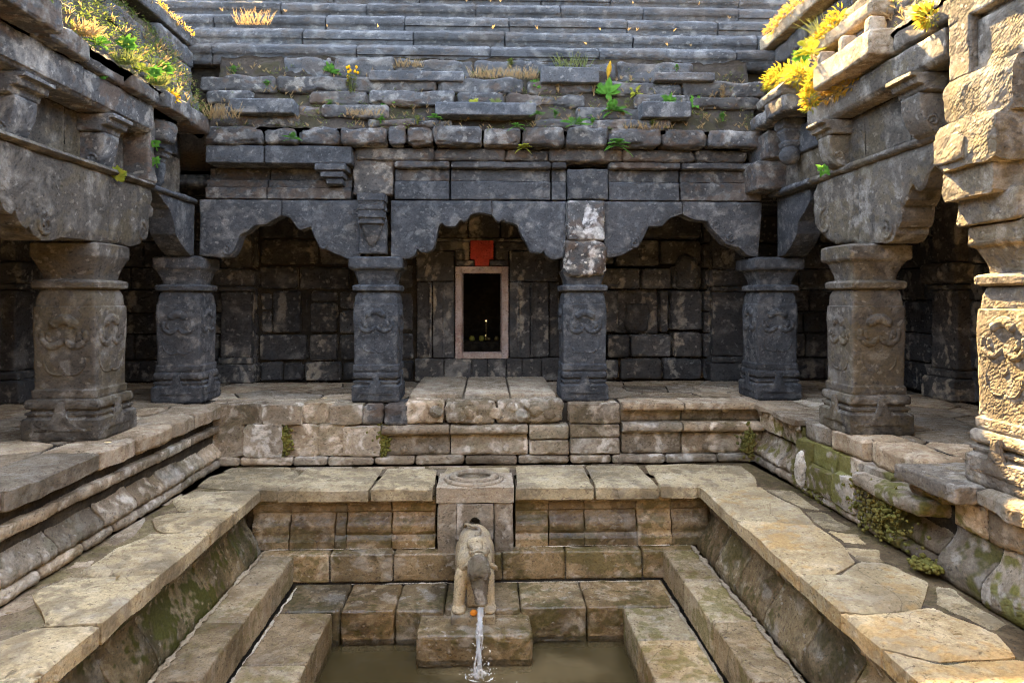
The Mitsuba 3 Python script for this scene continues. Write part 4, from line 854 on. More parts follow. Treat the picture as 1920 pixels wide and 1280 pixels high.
# ---- right side
re_ = thing('cornice', 'right cornice of sunlit broken beams and slabs with orange moss', 'cornice')
part(re_, 'ledge', side('right', profile_stone([(-.6, 2.55), (-.28, 2.55), (-.24, 2.575), (-.26, 2.62), (-.6, 2.62)], 4.96, 7.6, amp=.01, seed=S())), 'basalt_warm', (.5, .3), split=42)
part(re_, 'ledge', side('right', profile_stone([(-.6, 2.55), (-.26, 2.55), (-.23, 2.575), (-.25, 2.62), (-.6, 2.62)], 7.62, 8.7, amp=.01, seed=S())), 'basalt', (.4, .3), split=42)
for u0, u1 in zip(*(lambda q: (q[:-1], q[1:]))(breaks(4.96, 8.7, .9, 81))):
    part(re_, 'recess_stone', block('right', u0, u1, -.6, -.3, 2.625, 3.07, r=.02, res=.06, amp=.012, seed=S()), 'basalt_warm', tint=(.35, .4))
for u0, u1, o in [(5.08, 6.28, -.1), (6.29, 7.38, -.12)]:
    part(re_, 'beam', side('right', profile_stone([(-.6, 3.075), (o - .03, 3.075), (o - .02, 3.1), (o, 3.11), (o, 3.31), (-.6, 3.31)], u0, u1, amp=.009, seed=S())), 'basalt_warm', tint=(.85, .25), split=42)
part(re_, 'beam', block('right', 7.4, 8.6, -.6, -.26, 2.95, 3.26, r=.02, res=.05, amp=.014, seed=S()), 'basalt', tint=(.45, .3))
# tall end block over the sunlit pillar with its recessed panel
EB = thing('end_block', 'tall sunlit block with a stepped frame over the pillar at the right edge', 'stone block')
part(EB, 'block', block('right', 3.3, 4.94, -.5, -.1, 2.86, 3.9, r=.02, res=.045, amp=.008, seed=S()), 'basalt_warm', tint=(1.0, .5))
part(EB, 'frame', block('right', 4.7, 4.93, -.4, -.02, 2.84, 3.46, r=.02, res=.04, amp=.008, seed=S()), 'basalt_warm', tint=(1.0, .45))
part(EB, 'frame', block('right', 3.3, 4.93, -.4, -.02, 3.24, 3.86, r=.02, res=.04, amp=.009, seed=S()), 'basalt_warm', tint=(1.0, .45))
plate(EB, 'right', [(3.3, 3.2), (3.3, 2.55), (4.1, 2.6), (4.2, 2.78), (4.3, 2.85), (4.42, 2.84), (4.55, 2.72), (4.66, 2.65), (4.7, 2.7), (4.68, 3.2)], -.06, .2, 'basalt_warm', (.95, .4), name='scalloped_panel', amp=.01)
pst = thing('beam_post', 'upright stone that ends the right beam, half in the sun', 'stone post')
part(pst, 'stone', block('right', 4.96, 5.07, -.5, -.12, 2.63, 3.34, r=.015, res=.04, amp=.008, seed=S()), 'basalt_warm', tint=(.7, .4))
part(pst, 'cap', block('right', 4.95, 5.09, -.5, -.08, 3.345, 3.5, r=.02, res=.04, amp=.01, seed=S()), 'basalt_warm', tint=(.75, .4))
# broken sculpted bracket over the sunlit pillar
bb = thing('broken_bracket', 'broken rough bracket that juts out above the sunlit pillar', 'bracket')
for (u0, u1, o0, o1, z0, z1, r, t) in [(4.3, 4.95, -.5, -.02, 2.5, 2.83, .06, .5), (4.35, 4.93, -.45, .06, 2.18, 2.5, .09, .75), (4.4, 4.9, -.4, .02, 1.98, 2.18, .08, .7), (4.32, 4.85, -.5, -.06, 1.8, 1.99, .06, .95), (4.62, 4.9, -.3, .08, 2.24, 2.42, .06, .85)]:
    part(bb, 'stone', cblock('right', u0 - .02, u1 + .02, o0, o1 + .03, z0 - .01, z1 + .01, S(), n=34), 'basalt_warm', tint=(t, .35), split=32)
# eave slabs
nt = thing('notched_slab', 'sunlit eave slab with raised notches along its top edge, right side', 'stone slab')
part(nt, 'slab', block('right', 5.78, 6.84, -.5, .08, 3.35, 3.58, r=.025, res=.04, amp=.01, seed=S()), 'tan', tint=(.5, .3))
part(nt, 'slab', block('right', 4.95, 5.77, -.6, -.11, 3.36, 3.58, r=.03, res=.045, amp=.014, seed=S()), 'basalt_warm', tint=(.9, .3))
for u in (5.85, 6.3, 6.72):
    part(nt, 'notch', block('right', u - .06, u + .06, -.08, .075, 3.55, 3.7, r=.035, res=.03, amp=.012, seed=S()), 'tan', tint=(.5, .3))
us = thing('upper_slab', 'long sunlit slab above the notched eave slab on the right', 'stone slab')
put(us, block('right', 6.1, 7.2, -.7, -.1, 3.82, 3.97, r=.03, res=.045, amp=.012, seed=S()), 'tan', (.45, .3))
ts = thing('top_slab', 'highest sunlit slab along the right roof edge, furred with orange moss', 'stone slab')
for u0, u1 in [(5.2, 7.5), (7.51, 9.3)]:
    part(ts, 'slab', block('right', u0, u1, -1.2, -.36, 4.6, 4.78, r=.03, res=.05, amp=.014, seed=S()), 'tan', tint=(.45, .3))
for u0, u1, o, z0, z1, m in [(6.86, 7.45, -.13, 3.36, 3.53, 'basalt_warm'), (7.47, 8.0, .1, 3.33, 3.55, 'facade'), (8.02, 8.5, .08, 3.33, 3.5, 'facade')]:
    part(re_, 'eave_stone', block('right', u0, u1, -.6, o, z0, z1, r=.045, res=.04, amp=.018, seed=S()), m, tint=(.7, .35))
cv = thing('curved_stone', 'pale curved stone at the far end of the right eave, beside yellow plants', 'stone block')
put(cv, side('right', profile_stone([(-.4, 3.52), (.1, 3.52), (.12, 3.6), (.05, 3.68), (-.06, 3.76), (-.2, 3.8), (-.4, 3.8)], 7.5, 8.2, res=.04, amp=.012, seed=S())), 'basalt_warm', (.9, .3), split=45)
course(re_, 'right', 3.58, 3.82, -.22, breaks(5.0, 8.6, .6, 82), .75, 'facade', 82)
course(re_, 'right', 3.82, 4.06, -.32, breaks(4.6, 8.7, .7, 83), .8, 'facade', 83)
course(re_, 'right', 4.06, 4.32, -.4, breaks(4.6, 8.9, .8, 84), .75, 'facade', 84)
course(re_, 'right', 4.32, 4.58, -.5, breaks(4.6, 9.1, .8, 85), .8, 'roofstone', 85)
part(re_, 'soil_bed', soil_sheet('right', 4.96, 8.7, [(-.1, 3.5), (-.24, 3.62), (-.34, 3.85), (-.44, 4.1), (-.58, 4.5)], 86, amp=.045), 'soil')
part(re_, 'corner_stone', block('right', 8.3, 8.85, -.7, .06, 2.6, 2.95, r=.03, res=.05, amp=.016, seed=S()), 'facade', tint=(.45, .3))
part(re_, 'corner_stone', block('right', 8.2, 8.8, -.7, -.02, 2.96, 3.3, r=.03, res=.05, amp=.016, seed=S()), 'facade', tint=(.4, .3))
part(re_, 'core', box((3.95, NEAR, 2.66), (7, 9.0, 4.6)), 'mortar')
part(re_, 'core', box((3.64, 4.2, 2.66), (3.94, 8.7, 3.5)), 'mortar')

# ================================================================== GALLERY: ceilings, walls
ce = setting('ceiling', 'dark stone ceiling of the galleries', 'ceiling')
part(ce, 'slab', box((-6.6, 8.99, 2.6), (6.6, 11.4, 2.9)), 'soot')
part(ce, 'slab', box((-6.6, NEAR, 2.55), (-3.9, 8.985, 2.65)), 'soot')
part(ce, 'slab', box((3.75, NEAR, 2.55), (6.6, 8.985, 2.65)), 'soot')
def coursed(k, s, base, u0, u1, rows, seed, mat, mean, tints=(.3, .7), res=.06, amp=.01, proud=.03, skip=()):
    r = np.random.default_rng(seed)
    for z0, z1 in zip(rows[:-1], rows[1:]):
        cuts = breaks(u0, u1, mean * (.7 + .6 * r.random()), seed + int(z0 * 100), .5)
        for a, b in zip(cuts[:-1], cuts[1:]):
            if any(a < q[1] - .02 and b > q[0] + .02 and z0 < q[3] - .02 and z1 > q[2] + .02 for q in skip):
                continue
            part(k, 'stone', block(s, a + .011, b - .011, -.25, proud * (r.random() - .3), z0 + .01, z1 - .01, base=base, r=.03, res=res, amp=amp, seed=S()), mat, tint=(tints[0] + (tints[1] - tints[0]) * r.random(), .5 * r.random()))
bwl = thing('gallery_wall', 'sooty coursed stone wall at the back of the left bay', 'wall')
coursed(bwl, 'back', 10.8, -6.0, -3.52, [0, .33, .73, 1.05, 1.41, 1.75, 2.15, 2.6], 91, 'soot', .58)
def blocks(k, rows, tint=(.1, .9), mat='soot'):
    r = np.random.default_rng(len(rows))
    for u0, u1, z0, z1, o in rows:
        part(k, 'stone', block('back', u0 + .012, u1 - .012, -.3, o, z0 + .012, z1 - .012, base=10.8, r=.035, res=.05, amp=.014, fr=5, chip=.8, seed=S()), mat, tint=(tint[0] + (tint[1] - tint[0]) * r.random(), .6 * r.random()))
blocks(bwl, [(-3.5, -3.14, 0, .31, .0), (-3.14, -2.82, 0, .3, .02), (-2.81, -2.24, 0, .31, .05), (-2.23, -1.7, 0, .3, .01), (-1.69, -1.13, 0, .32, .03),
             (-3.5, -2.76, .32, .73, .03), (-2.74, -2.3, .31, .74, .04), (-2.28, -1.75, .32, .72, .0), (-1.74, -1.13, .33, .75, .02),
             (-3.5, -3.31, .74, 1.08, -.02), (-3.5, -3.31, 1.09, 1.36, -.03), (-3.3, -2.86, .74, 1.4, .05), (-2.84, -2.74, .75, 1.4, -.06), (-2.73, -2.3, .75, 1.22, .03), (-2.29, -1.72, .73, 1.1, .0), (-2.73, -2.3, 1.23, 1.4, -.02), (-2.29, -1.72, 1.11, 1.4, -.03), (-1.71, -1.13, .76, 1.4, .02),
             (-3.5, -2.9, 1.41, 1.78, .04), (-2.89, -2.12, 1.41, 1.77, .03), (-2.11, -1.5, 1.41, 1.8, .0), (-1.49, -1.13, 1.41, 1.8, .02),
             (-3.5, -2.6, 1.8, 2.2, -.02), (-2.59, -1.8, 1.79, 2.2, .02), (-1.79, -1.13, 1.82, 2.2, -.01), (-3.5, -2.3, 2.21, 2.6, .0), (-2.29, -1.13, 2.21, 2.6, .02)])
bwr = thing('gallery_wall', 'sooty stone wall with a small square niche at the back of the right bay', 'wall')
coursed(bwr, 'back', 10.8, 3.4, 6.0, [0, .34, .73, 1.07, 1.41, 1.75, 2.15, 2.6], 92, 'soot', .62, tints=(.4, .8))
blocks(bwr, [(1.13, 1.5, 0, .33, .02), (1.51, 2.06, 0, .33, .04), (2.08, 2.75, 0, .34, .0), (2.76, 3.38, 0, .34, .03), (1.13, 1.86, .34, .72, .02), (1.88, 2.24, .34, .72, .03), (2.25, 2.9, .35, .72, .01), (2.91, 3.38, .35, .76, .04),
             (1.13, 1.55, .74, 1.41, .0), (1.57, 2.06, .74, 1.41, .03), (2.7, 2.86, .74, 1.41, .01), (2.87, 3.38, .78, 1.41, .05), (1.13, 1.66, 1.42, 1.8, -.02), (1.68, 2.4, 1.42, 1.76, .04), (2.41, 2.9, 1.42, 1.76, .02), (2.91, 3.38, 1.42, 1.8, .0),
             (1.13, 2.0, 1.81, 2.2, .0), (2.01, 2.7, 1.78, 2.2, .03), (2.71, 3.38, 1.81, 2.2, -.02), (1.13, 2.2, 2.21, 2.6, .02), (2.21, 3.38, 2.21, 2.6, .0)], tint=(.35, 1.0))
part(bwr, 'niche', block('back', 2.05, 2.72, -.5, -.2, .72, 1.42, base=10.8, r=.02, res=.06, amp=.012, seed=S()), 'soot', tint=(.55, .3), label='recessed back of the square niche')
part(bwr, 'niche_carving', block('back', 2.2, 2.58, -.3, -.12, .74, 1.2, base=10.8, r=.09, res=.03, amp=.035, seed=S()), 'soot', tint=(.4, .2))
gl = thing('gallery_wall', 'dark stone wall deep inside the left gallery', 'wall')
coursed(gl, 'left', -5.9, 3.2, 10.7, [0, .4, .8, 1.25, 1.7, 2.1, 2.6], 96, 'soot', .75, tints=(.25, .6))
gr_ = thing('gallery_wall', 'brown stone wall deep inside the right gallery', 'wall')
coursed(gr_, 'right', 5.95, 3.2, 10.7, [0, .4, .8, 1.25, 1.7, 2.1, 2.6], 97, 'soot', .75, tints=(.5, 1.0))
for k_, bb_ in ((bwl, ((-6.4, 10.86, -.1), (-.8, 11.1, 2.62))), (bwr, ((.68, 11.2, -.1), (6.4, 11.3, 2.62))), (gl, ((-6.3, NEAR, -.7), (-6.02, 11, 2.62))), (gr_, ((6.05, NEAR, -.7), (6.3, 11, 2.62)))):
    part(k_, 'core', box(*bb_), 'mortar')
def pilaster(label, s, base, u, w, mat, tint, zt=2.55, out=.14):
    k = thing('wall_pilaster', label, 'pilaster', 'half pillars set against the gallery walls')
    a = dict(base=base, res=.05, amp=.009)
    part(k, 'base', block(s, u - w / 2 - .07, u + w / 2 + .07, -.1, out + .1, 0, .28, r=.03, seed=S(), **a), mat, tint)
    part(k, 'base_moulding', block(s, u - w / 2 - .03, u + w / 2 + .03, -.1, out + .05, .285, .38, r=.025, seed=S(), **a), mat, tint)
    part(k, 'shaft', block(s, u - w / 2, u + w / 2, -.1, out, .385, 1.38, r=.025, seed=S(), **a), mat, tint)
    part(k, 'collar', block(s, u - w / 2 - .03, u + w / 2 + .03, -.1, out + .05, 1.385, 1.46, r=.03, seed=S(), **a), mat, tint)
    part(k, 'capital', block(s, u - w / 2 - .08, u + w / 2 + .08, -.1, out + .12, 1.465, 1.72, r=.05, seed=S(), **a), mat, tint)
    part(k, 'upper_block', block(s, u - w / 2, u + w / 2, -.1, out, 1.725, zt, r=.03, seed=S(), **a), mat, tint)
pilaster('half pillar with a brown patch on its capital, in the left bay', 'back', 10.78, -3.8, .46, 'soot', (.8, .3))
pilaster('dark half pillar beside the carved figure, in the right bay', 'back', 10.78, 3.75, .5, 'soot', (.75, .2))
pilaster('brown half pillar inside the right gallery, seen beside the sunlit pillar', 'right', 5.93, 8.6, .5, 'soot', (1.0, .9))
pilaster('dark half pillar inside the left gallery', 'left', -5.88, 8.9, .5, 'soot', (.6, .3))
fgk = thing('carved_figure', 'weathered relief figure on a block, at the right end of the right bay', 'relief')
put(fgk, block('back', 2.95, 3.28, -.1, .16, 1.42, 1.95, base=10.75, r=.1, res=.025, amp=.045, fr=9, seed=S()), 'soot', (.8, .2))

# unseen wall added behind the camera to block low sky light and darken the galleries
fw = thing('added_court_wall', 'plain unseen stone wall added behind the viewer to keep low sky light off the galleries', 'wall')
for z0, z1 in zip([-2.4, -1.2, -.3, .5, 1.3, 2.1, 2.9, 3.7], [-1.21, -.31, .49, 1.29, 2.09, 2.89, 3.69, 4.5]):
    c_ = breaks(-6.5, 6.5, 1.3, 300 + int(z0 * 10))
    for a, b in zip(c_[:-1], c_[1:]): part(fw, 'stone', rbox((a, -3.4, z0), (b, -2.8, z1), r=.03, res=.3, amp=.01, seed=S()), 'basalt_warm')
for q in (-1, 1): part(fw, 'return_wall', box((q * 4.4 if q > 0 else -6.6, -2.8, -2.4), (6.6 if q > 0 else -4.4, NEAR - .01, 4.4)), 'basalt_warm')

# ---- shrine front and door
sh = thing('shrine_front', 'sooty shrine front of flat pilaster strips round the small doorway', 'wall')
YS = 10.62
def sb(u0, u1, o, z0, z1, tint=(.5, .3), mat='soot', r=.018, res=.05, amp=.008):
    part(sh, 'stone', block('back', u0 + .004, u1 - .004, -.3, o, z0, z1, base=YS, r=r, res=res, amp=amp, seed=S()), mat, tint=tint)
for u0, u1, o, t in [(-1.08, -.84, -.06, .6), (-.83, -.5, .03, .85), (.34, .66, .03, .85), (.67, .95, -.02, .8), (.96, 1.12, -.1, .5)]:
    sb(u0, u1, o, .37, 1.53, (t, .35))
for q in (-.86, -.66, .48, .68):
    sb(q - .02, q + .02, .06, .38, 1.52, (1.0, .3), r=.008)
cz = breaks(-1.1, 1.12, .32, 98)
for u0, u1 in zip(cz[:-1], cz[1:]): sb(u0, u1, .05, .02, .36, (.6 + .4 * rng.random(), .6))
for u0, u1, z0, z1, o, t in [(-1.08, -.5, 1.54, 2.0, .0, .7), (.34, 1.1, 1.54, 2.0, .0, .6), (-.49, -.27, 1.86, 2.1, .0, .8), (.12, .33, 1.86, 2.1, -.01, .7), (-1.08, -.27, 2.01, 2.14, .03, .6), (.12, 1.1, 2.01, 2.14, .03, .5), (-1.08, -.3, 2.2, 2.6, -.04, .5), (-.29, .2, 2.2, 2.6, -.03, .6), (.21, 1.1, 2.2, 2.6, -.04, .5)]:
    sb(u0, u1, o, z0, z1, (t, .3))
sb(-1.0, 1.05, .07, 2.145, 2.19, (.5, .3), r=.015)
for u0, u1 in [(-.47, -.2), (.04, .32)]: sb(u0, u1, .07, 1.78, 1.85, (.8, .4), r=.012)
rp = thing('red_block', 'stepped block above the doorway, painted red', 'painted block')
v, f = remesh(Polygon([(-.255, 2.155), (.095, 2.155), (.095, 1.875), (.03, 1.87), (.03, 1.772), (-.185, 1.772), (-.185, 1.87), (-.255, 1.875)]), .12, .05, seed=S(), amp=.004, bevel=.012)
put(rp, side('back', (np.column_stack([v[:, 0], v[:, 2] - .01, v[:, 1]]), f), YS), 'red_paint', (.5, .2), split=40)
df = thing('door_frame', 'pale pinkish painted frame of the small shrine doorway', 'door frame')
def fr_(name, u0, u1, z0, z1, o1, tint):
    part(df, name, block('back', u0, u1, -.2, o1, z0, z1, base=YS, r=.01, res=.05, amp=.003, seed=S()), 'frame_paint', tint)
fr_('jamb', -.485, -.385, .36, 1.765, .05, (.55, .4)); fr_('jamb', .225, .325, .36, 1.765, .05, (.55, .2))
fr_('lintel', -.384, .224, 1.665, 1.765, .052, (.65, .2)); fr_('sill', -.384, .224, .362, .45, .052, (.4, .6))
for q, n_ in ((-.385, 'inner_jamb'), (.205, 'inner_jamb')): fr_(n_, q + .002, q + .018, .452, 1.662, .0, (.2, .6))
sm = setting('shrine_room', 'unlit room behind the small doorway', 'room')
for lo, hi in [((-1.4, 10.95, -.05), (-1.2, 13.4, 2.5)), ((1.2, 10.95, -.05), (1.4, 13.4, 2.5)), ((-1.4, 13.2, -.05), (1.4, 13.4, 2.5)), ((-1.4, 10.95, 2.3), (1.4, 13.4, 2.55)), ((-1.4, 10.95, -.2), (1.4, 13.4, -.02)), ((-1.4, 10.8, -.05), (-.5, 10.95, 2.5)), ((.34, 10.8, -.05), (1.4, 10.95, 2.5)), ((-.5, 10.8, 1.77), (.34, 10.95, 2.5)), ((-.5, 10.8, -.05), (.34, 10.95, .36))]:
    part(sm, 'wall_block', box(lo, hi), 'mortar')
sf = thing('altar_shelf', 'dark stone shelf inside the unlit shrine room', 'shelf')
put(sf, rbox((-1.0, 12.3, -.02), (1.0, 12.9, .52), r=.02, res=.1, amp=.006, seed=S()), 'mortar')
def lathe(c, prof, n=16):
    m = trimesh.creation.revolve(np.array(prof), sections=n); v = np.array(m.vertices) + c
    return fixed(v, np.array(m.faces))
pots = [(-.27, .05, 'oil', 'olive pot at the left of the row on the shrine shelf'), (-.1, .05, 'oil', 'olive pot second from the left on the shrine shelf'), (.03, .035, 'dark_metal', 'small brass pot in the middle of the shrine shelf'), (.17, .045, 'dark_metal', 'brass pot right of the lamp on the shrine shelf')]
for x, r, m, lb in pots:
    k = thing('offering_pot', lb, 'pot', 'pots on the shrine shelf')
    put(k, lathe((x, 12.42, .522), [(0, 0), (r * .7, 0), (r, r * .7), (r * .8, r * 1.3), (r * .55, r * 1.5), (r * .7, r * 1.7), (0, r * 1.7)]), m)
for x, z, lb in ((-.03, .6, 'lit oil lamp standing on the shrine shelf'), (-.02, .86, 'lit oil lamp higher up inside the dark doorway')):
    k = thing('oil_lamp', lb, 'oil lamp')
    part(k, 'stand', lathe((x, 12.5, .522), [(0, 0), (.02, 0), (.006, .01), (.004, z - .545), (.014, z - .53), (.015, z - .522), (0, z - .522)]), 'dark_metal')
    key = part_key(k, 'flame')
    fm = lathe((x, 12.5, z + .002), [(0, 0), (.006, .006), (.005, .014), (0, .026)], 10)
    scene[key] = mikit.ply(fm, 'petal_cream', smooth=True); scene[key]['emitter'] = {'type': 'area', 'radiance': {'type': 'rgb', 'value': [.22, .15, .06]}}
# ================================================================== SPOUT BLOCK, BULL, WATER JET
CX = -.125
sbk = thing('spout_block', 'square stone block with a round basin rim on top, behind the bull', 'spout block')
bl = m3.Manifold.cube([.81, .62, .16]).translate([CX - .405, 7.27, -.86]) 
hole = m3.Manifold.cylinder(.6, .19, .19, 40).translate([CX - .02, 7.62, -1.1])
bl = bl - hole
mm = bl.refine_to_length(.035).to_mesh(); v = np.array(mm.vert_properties[:, :3], float); f = np.array(mm.tri_verts)
v += .008 * np.column_stack([NZ(v, 6, 3, 3), NZ(v, 6, 3, 4), NZ(v, 6, 3, 5)])
part(sbk, 'top', (v, f), 'tan', (.6, .2), split=40)
part(sbk, 'front', rbox((CX - .395, 7.29, -1.4), (CX - .19, 7.7, -.865), r=.02, res=.035, amp=.009, seed=S()), 'plinthstone', (.5, .2))
part(sbk, 'front', rbox((CX + .2, 7.29, -1.4), (CX + .4, 7.7, -.865), r=.02, res=.035, amp=.009, seed=S()), 'plinthstone', (.55, .2))
ou = m3.Manifold.cube([.38, .16, .36]).translate([CX - .19, 7.255, -1.235]) - m3.Manifold.cylinder(.4, .055, .055, 24).rotate([90, 0, 0]).translate([CX, 7.5, -1.06])
mm = ou.refine_to_length(.03).to_mesh(); v = np.array(mm.vert_properties[:, :3], float); f = np.array(mm.tri_verts)
v += .007 * np.column_stack([NZ(v, 7, 3, 6), NZ(v, 7, 3, 7), NZ(v, 7, 3, 8)])
part(sbk, 'outlet', (v, f), 'plinthstone', (.5, .2), split=40)
a = np.linspace(0, 2 * math.pi, 60)
for rr, th_ in ((.225, .042), (.3, .03)):
    p = np.column_stack([CX - .02 + rr * np.cos(a), 7.62 + rr * np.sin(a), np.full(60, -.695 + (.018 if rr < .25 else .0))])
    part(sbk, 'basin_rim', tube(p, th_ * (1 + .25 * NZ(p, 9, 2, 4)), 8), 'tan', (.6, .2))
pd = thing('pedestal', 'low wet stone block that carries the bull, at the edge of the pool', 'stone block')
put(pd, rbox((-.64, 6.22, -2.1), (.41, 6.72, -1.735), r=.04, res=.035, amp=.01, seed=S()), 'wet', (.5, .3))

def chain_mesh(segs, extra=(), res=.022, taubin=12):
    """A body from hulls of spheres between joints."""
    sph = lambda p, r: m3.Manifold.sphere(1.0, 20).scale(list(r) if np.ndim(r) else [r] * 3).translate(list(p))
    parts = [m3.Manifold.batch_hull([sph(p0, r0), sph(p1, r1)]) for (p0, r0), (p1, r1) in segs]
    b = m3.Manifold.batch_boolean(parts, m3.OpType.Add)
    for e in extra: b = b + e
    mm = b.refine_to_length(res).to_mesh()
    tm = trimesh.Trimesh(np.array(mm.vert_properties[:, :3], float), np.array(mm.tri_verts), process=True)
    trimesh.smoothing.filter_taubin(tm, lamb=.5, nu=.52, iterations=taubin)
    return np.array(tm.vertices), np.array(tm.faces)
bk = thing('bull_statue', 'pale weathered stone bull spout, head lowered with water running from its mouth', 'statue')
X = CX
segs = [
    (((X, 7.16, -1.21), (.168, .12, .165)), ((X, 6.88, -1.27), (.178, .15, .16))),
    (((X, 6.88, -1.27), (.178, .15, .16)), ((X + .005, 6.67, -1.29), (.165, .12, .165))),
    (((X + .01, 6.64, -1.25), (.125, .1, .125)), ((X + .035, 6.5, -1.24), (.095, .07, .105))),
    (((X - .125, 6.64, -1.4), (.064, .075, .12)), ((X - .145, 6.57, -1.62), (.05, .055, .05))),
    (((X + .13, 6.64, -1.4), (.064, .075, .12)), ((X + .15, 6.57, -1.62), (.05, .055, .05))),
    (((X - .115, 7.12, -1.3), (.085, .09, .14)), ((X - .13, 7.08, -1.62), (.07, .075, .06))),
    (((X + .115, 7.12, -1.3), (.085, .09, .14)), ((X + .13, 7.08, -1.62), (.07, .075, .06))),
    (((X - .14, 6.56, -1.63), (.066, .07, .035)), ((X - .14, 6.51, -1.645), (.062, .058, .025))),
    (((X + .145, 6.56, -1.63), (.066, .07, .035)), ((X + .145, 6.51, -1.645), (.062, .058, .025))),
    (((X + .005, 6.76, -1.1), (.08, .09, .05)), ((X + .02, 6.65, -1.11), (.06, .06, .05))),
]
v, f = chain_mesh(segs)
v += .004 * np.column_stack([NZ(v, 16, 3, 1), NZ(v, 16, 3, 2), NZ(v, 16, 3, 3)])
part(bk, 'body', (v, f), 'bullstone', (.75, .25))
hs = [(((X + .045, 6.45, -1.17), (.095, .07, .08)), ((X + .05, 6.41, -1.24), (.112, .075, .085))),
      (((X + .05, 6.42, -1.25), (.1, .07, .085)), ((X + .065, 6.37, -1.41), (.066, .055, .055))),
      (((X + .065, 6.37, -1.41), (.058, .05, .055)), ((X + .07, 6.35, -1.48), (.06, .05, .035)))]
for q in (-1, 1):
    hs += [(((X + .055 + q * .06, 6.37, -1.25), (.022, .018, .018)), ((X + .055 + q * .055, 6.355, -1.28), (.02, .016, .014)))]
v, f = chain_mesh(hs, res=.014, taubin=6)
v += .003 * np.column_stack([NZ(v, 22, 3, 1), NZ(v, 22, 3, 2), NZ(v, 22, 3, 3)])
v[:, 1] -= .025
hd = part(bk, 'head', (v, f), 'plinthstone', (.3, .2), label='grey weathered lowered head')
for q in (-1, 1):
    part(hd, 'ear', tube([(X + .055 + q * .08, 6.45, -1.2), (X + .055 + q * .115, 6.45, -1.2), (X + .055 + q * .15, 6.46, -1.225), (X + .055 + q * .165, 6.465, -1.25)], [.015, .026, .022, .006], 8, flat=(1, .6, 1)), 'bullstone', (.35, .1))
    part(hd, 'horn', tube([(X + .05 + q * .055, 6.46, -1.11), (X + .05 + q * .085, 6.46, -1.075), (X + .05 + q * .085, 6.47, -1.04)], [.024, .019, .008], 8), 'bullstone', (.4, .1))
    part(hd, 'eye', tube([(X + .055 + q * .066, 6.357, -1.235), (X + .055 + q * .068, 6.347, -1.25), (X + .055 + q * .062, 6.345, -1.265)], [.008, .013, .007], 8), 'bullstone', (.15, .1))
part(hd, 'mouth', tube(np.column_stack([X + .07 + .05 * np.cos(np.linspace(0, 2 * math.pi, 24)), 6.335 + .045 * np.sin(np.linspace(0, 2 * math.pi, 24)), np.full(24, -1.5)]), .012, 7), 'bullstone', (.1, .1))
a = np.linspace(0, 2 * math.pi, 40)
for q, rr in ((0, .092), (.035, .104)):
    p = np.column_stack([X + .04 + rr * np.cos(a), 6.5 + q + .03 * np.sin(a), -1.225 + rr * 1.12 * np.sin(a) + q * .2])
    part(bk, 'neck_rope', tube(p, .013, 7), 'bullstone', (.6, .15))
part(bk, 'tail', tube(curve([(X - .11, 7.2, -1.08), (X - .09, 7.12, -1.035), (X - .02, 7.06, -1.035), (X + .04, 7.06, -1.06), (X + .035, 7.0, -1.09), (X - .0, 6.95, -1.095)], 40), np.concatenate([np.full(24, .016), np.linspace(.018, .036, 10), np.linspace(.034, .01, 7)])[:41] if len(curve([(0, 0, 0), (0, 0, 1), (0, 1, 1), (0, 1, 2), (0, 2, 2), (0, 2, 3)], 40)) == 41 else .018, 8), 'bullstone', (.55, .2))
part(bk, 'base', rbox((X - .215, 6.42, -1.75), (X + .2, 7.25, -1.66), r=.02, res=.04, amp=.006, seed=S()), 'bullstone', (.3, .2))
part(bk, 'chest_block', rbox((X - .07, 6.6, -1.66), (X + .07, 6.76, -1.42), r=.02, res=.04, amp=.006, seed=S()), 'bullstone', (.35, .2))
ml = thing('marigold', 'orange marigold bloom between the front legs of the bull', 'flower')
v, f = map(np.array, (lambda m: (m.vertices, m.faces))(trimesh.creation.icosphere(subdivisions=3, radius=.032)))
v = v * (1 + .28 * NZ(v, 60, 2, 3))[:, None] * [1, 1, .8] + [X + .0, 6.44, -1.63]
put(ml, (v, f), 'petal_orange')
jt = thing('water_jet', 'thin stream of clear water falling from the mouth of the bull', 'water')
t = np.linspace(0, 1, 60); yy = 6.35 - .42 * t; zz = -1.505 - .46 * t ** 1.6 * 1.0
for q, (dx, r) in enumerate([(0, .02), (-.018, .009), (.02, .008), (.006, .011)]):
    p = np.column_stack([X + .07 - .025 * t + dx * (.4 + t) + .008 * np.sin(t * 17 + q * 2), yy + .006 * np.sin(t * 11 + q), zz])
    r_ = r * (1.05 - .3 * t + .22 * np.sin(t * 26 + q * 3) * t + .3 * NZ(p, 25, 2, q + 3))
    part(jt, 'strand', tube(p, r_, 12, flat=(1.1, .6, 1)), 'jet_water')
dl = []
for _ in range(80):
    t_ = rng.random() ** .6; m = trimesh.creation.icosphere(subdivisions=1, radius=.003 + .005 * rng.random() ** 2)
    dl.append((np.array(m.vertices) * [1, 1, 1.8] + [X + .07 - .025 * t_ + .03 * rng.normal() * (.4 + t_), 6.35 - .42 * t_ - .01, -1.505 - .46 * t_ ** 1.6], np.array(m.faces)))
part(jt, 'spray', join(dl), 'foam', kind='stuff')
sp_ = thing('splash', 'white splash drops and foam where the stream meets the pool', 'water', kind='stuff')
dm = []
for _ in range(120):
    a_, rr = rng.random() * 6.28, abs(rng.normal()) * .07
    m = trimesh.creation.icosphere(subdivisions=1, radius=.002 + .004 * rng.random() ** 2)
    dm.append((np.array(m.vertices) + [X + .05 + rr * math.cos(a_) * 1.6, 5.93 + rr * math.sin(a_), -1.952 + max(0, .14 - rr) * rng.random() ** 2], np.array(m.faces)))
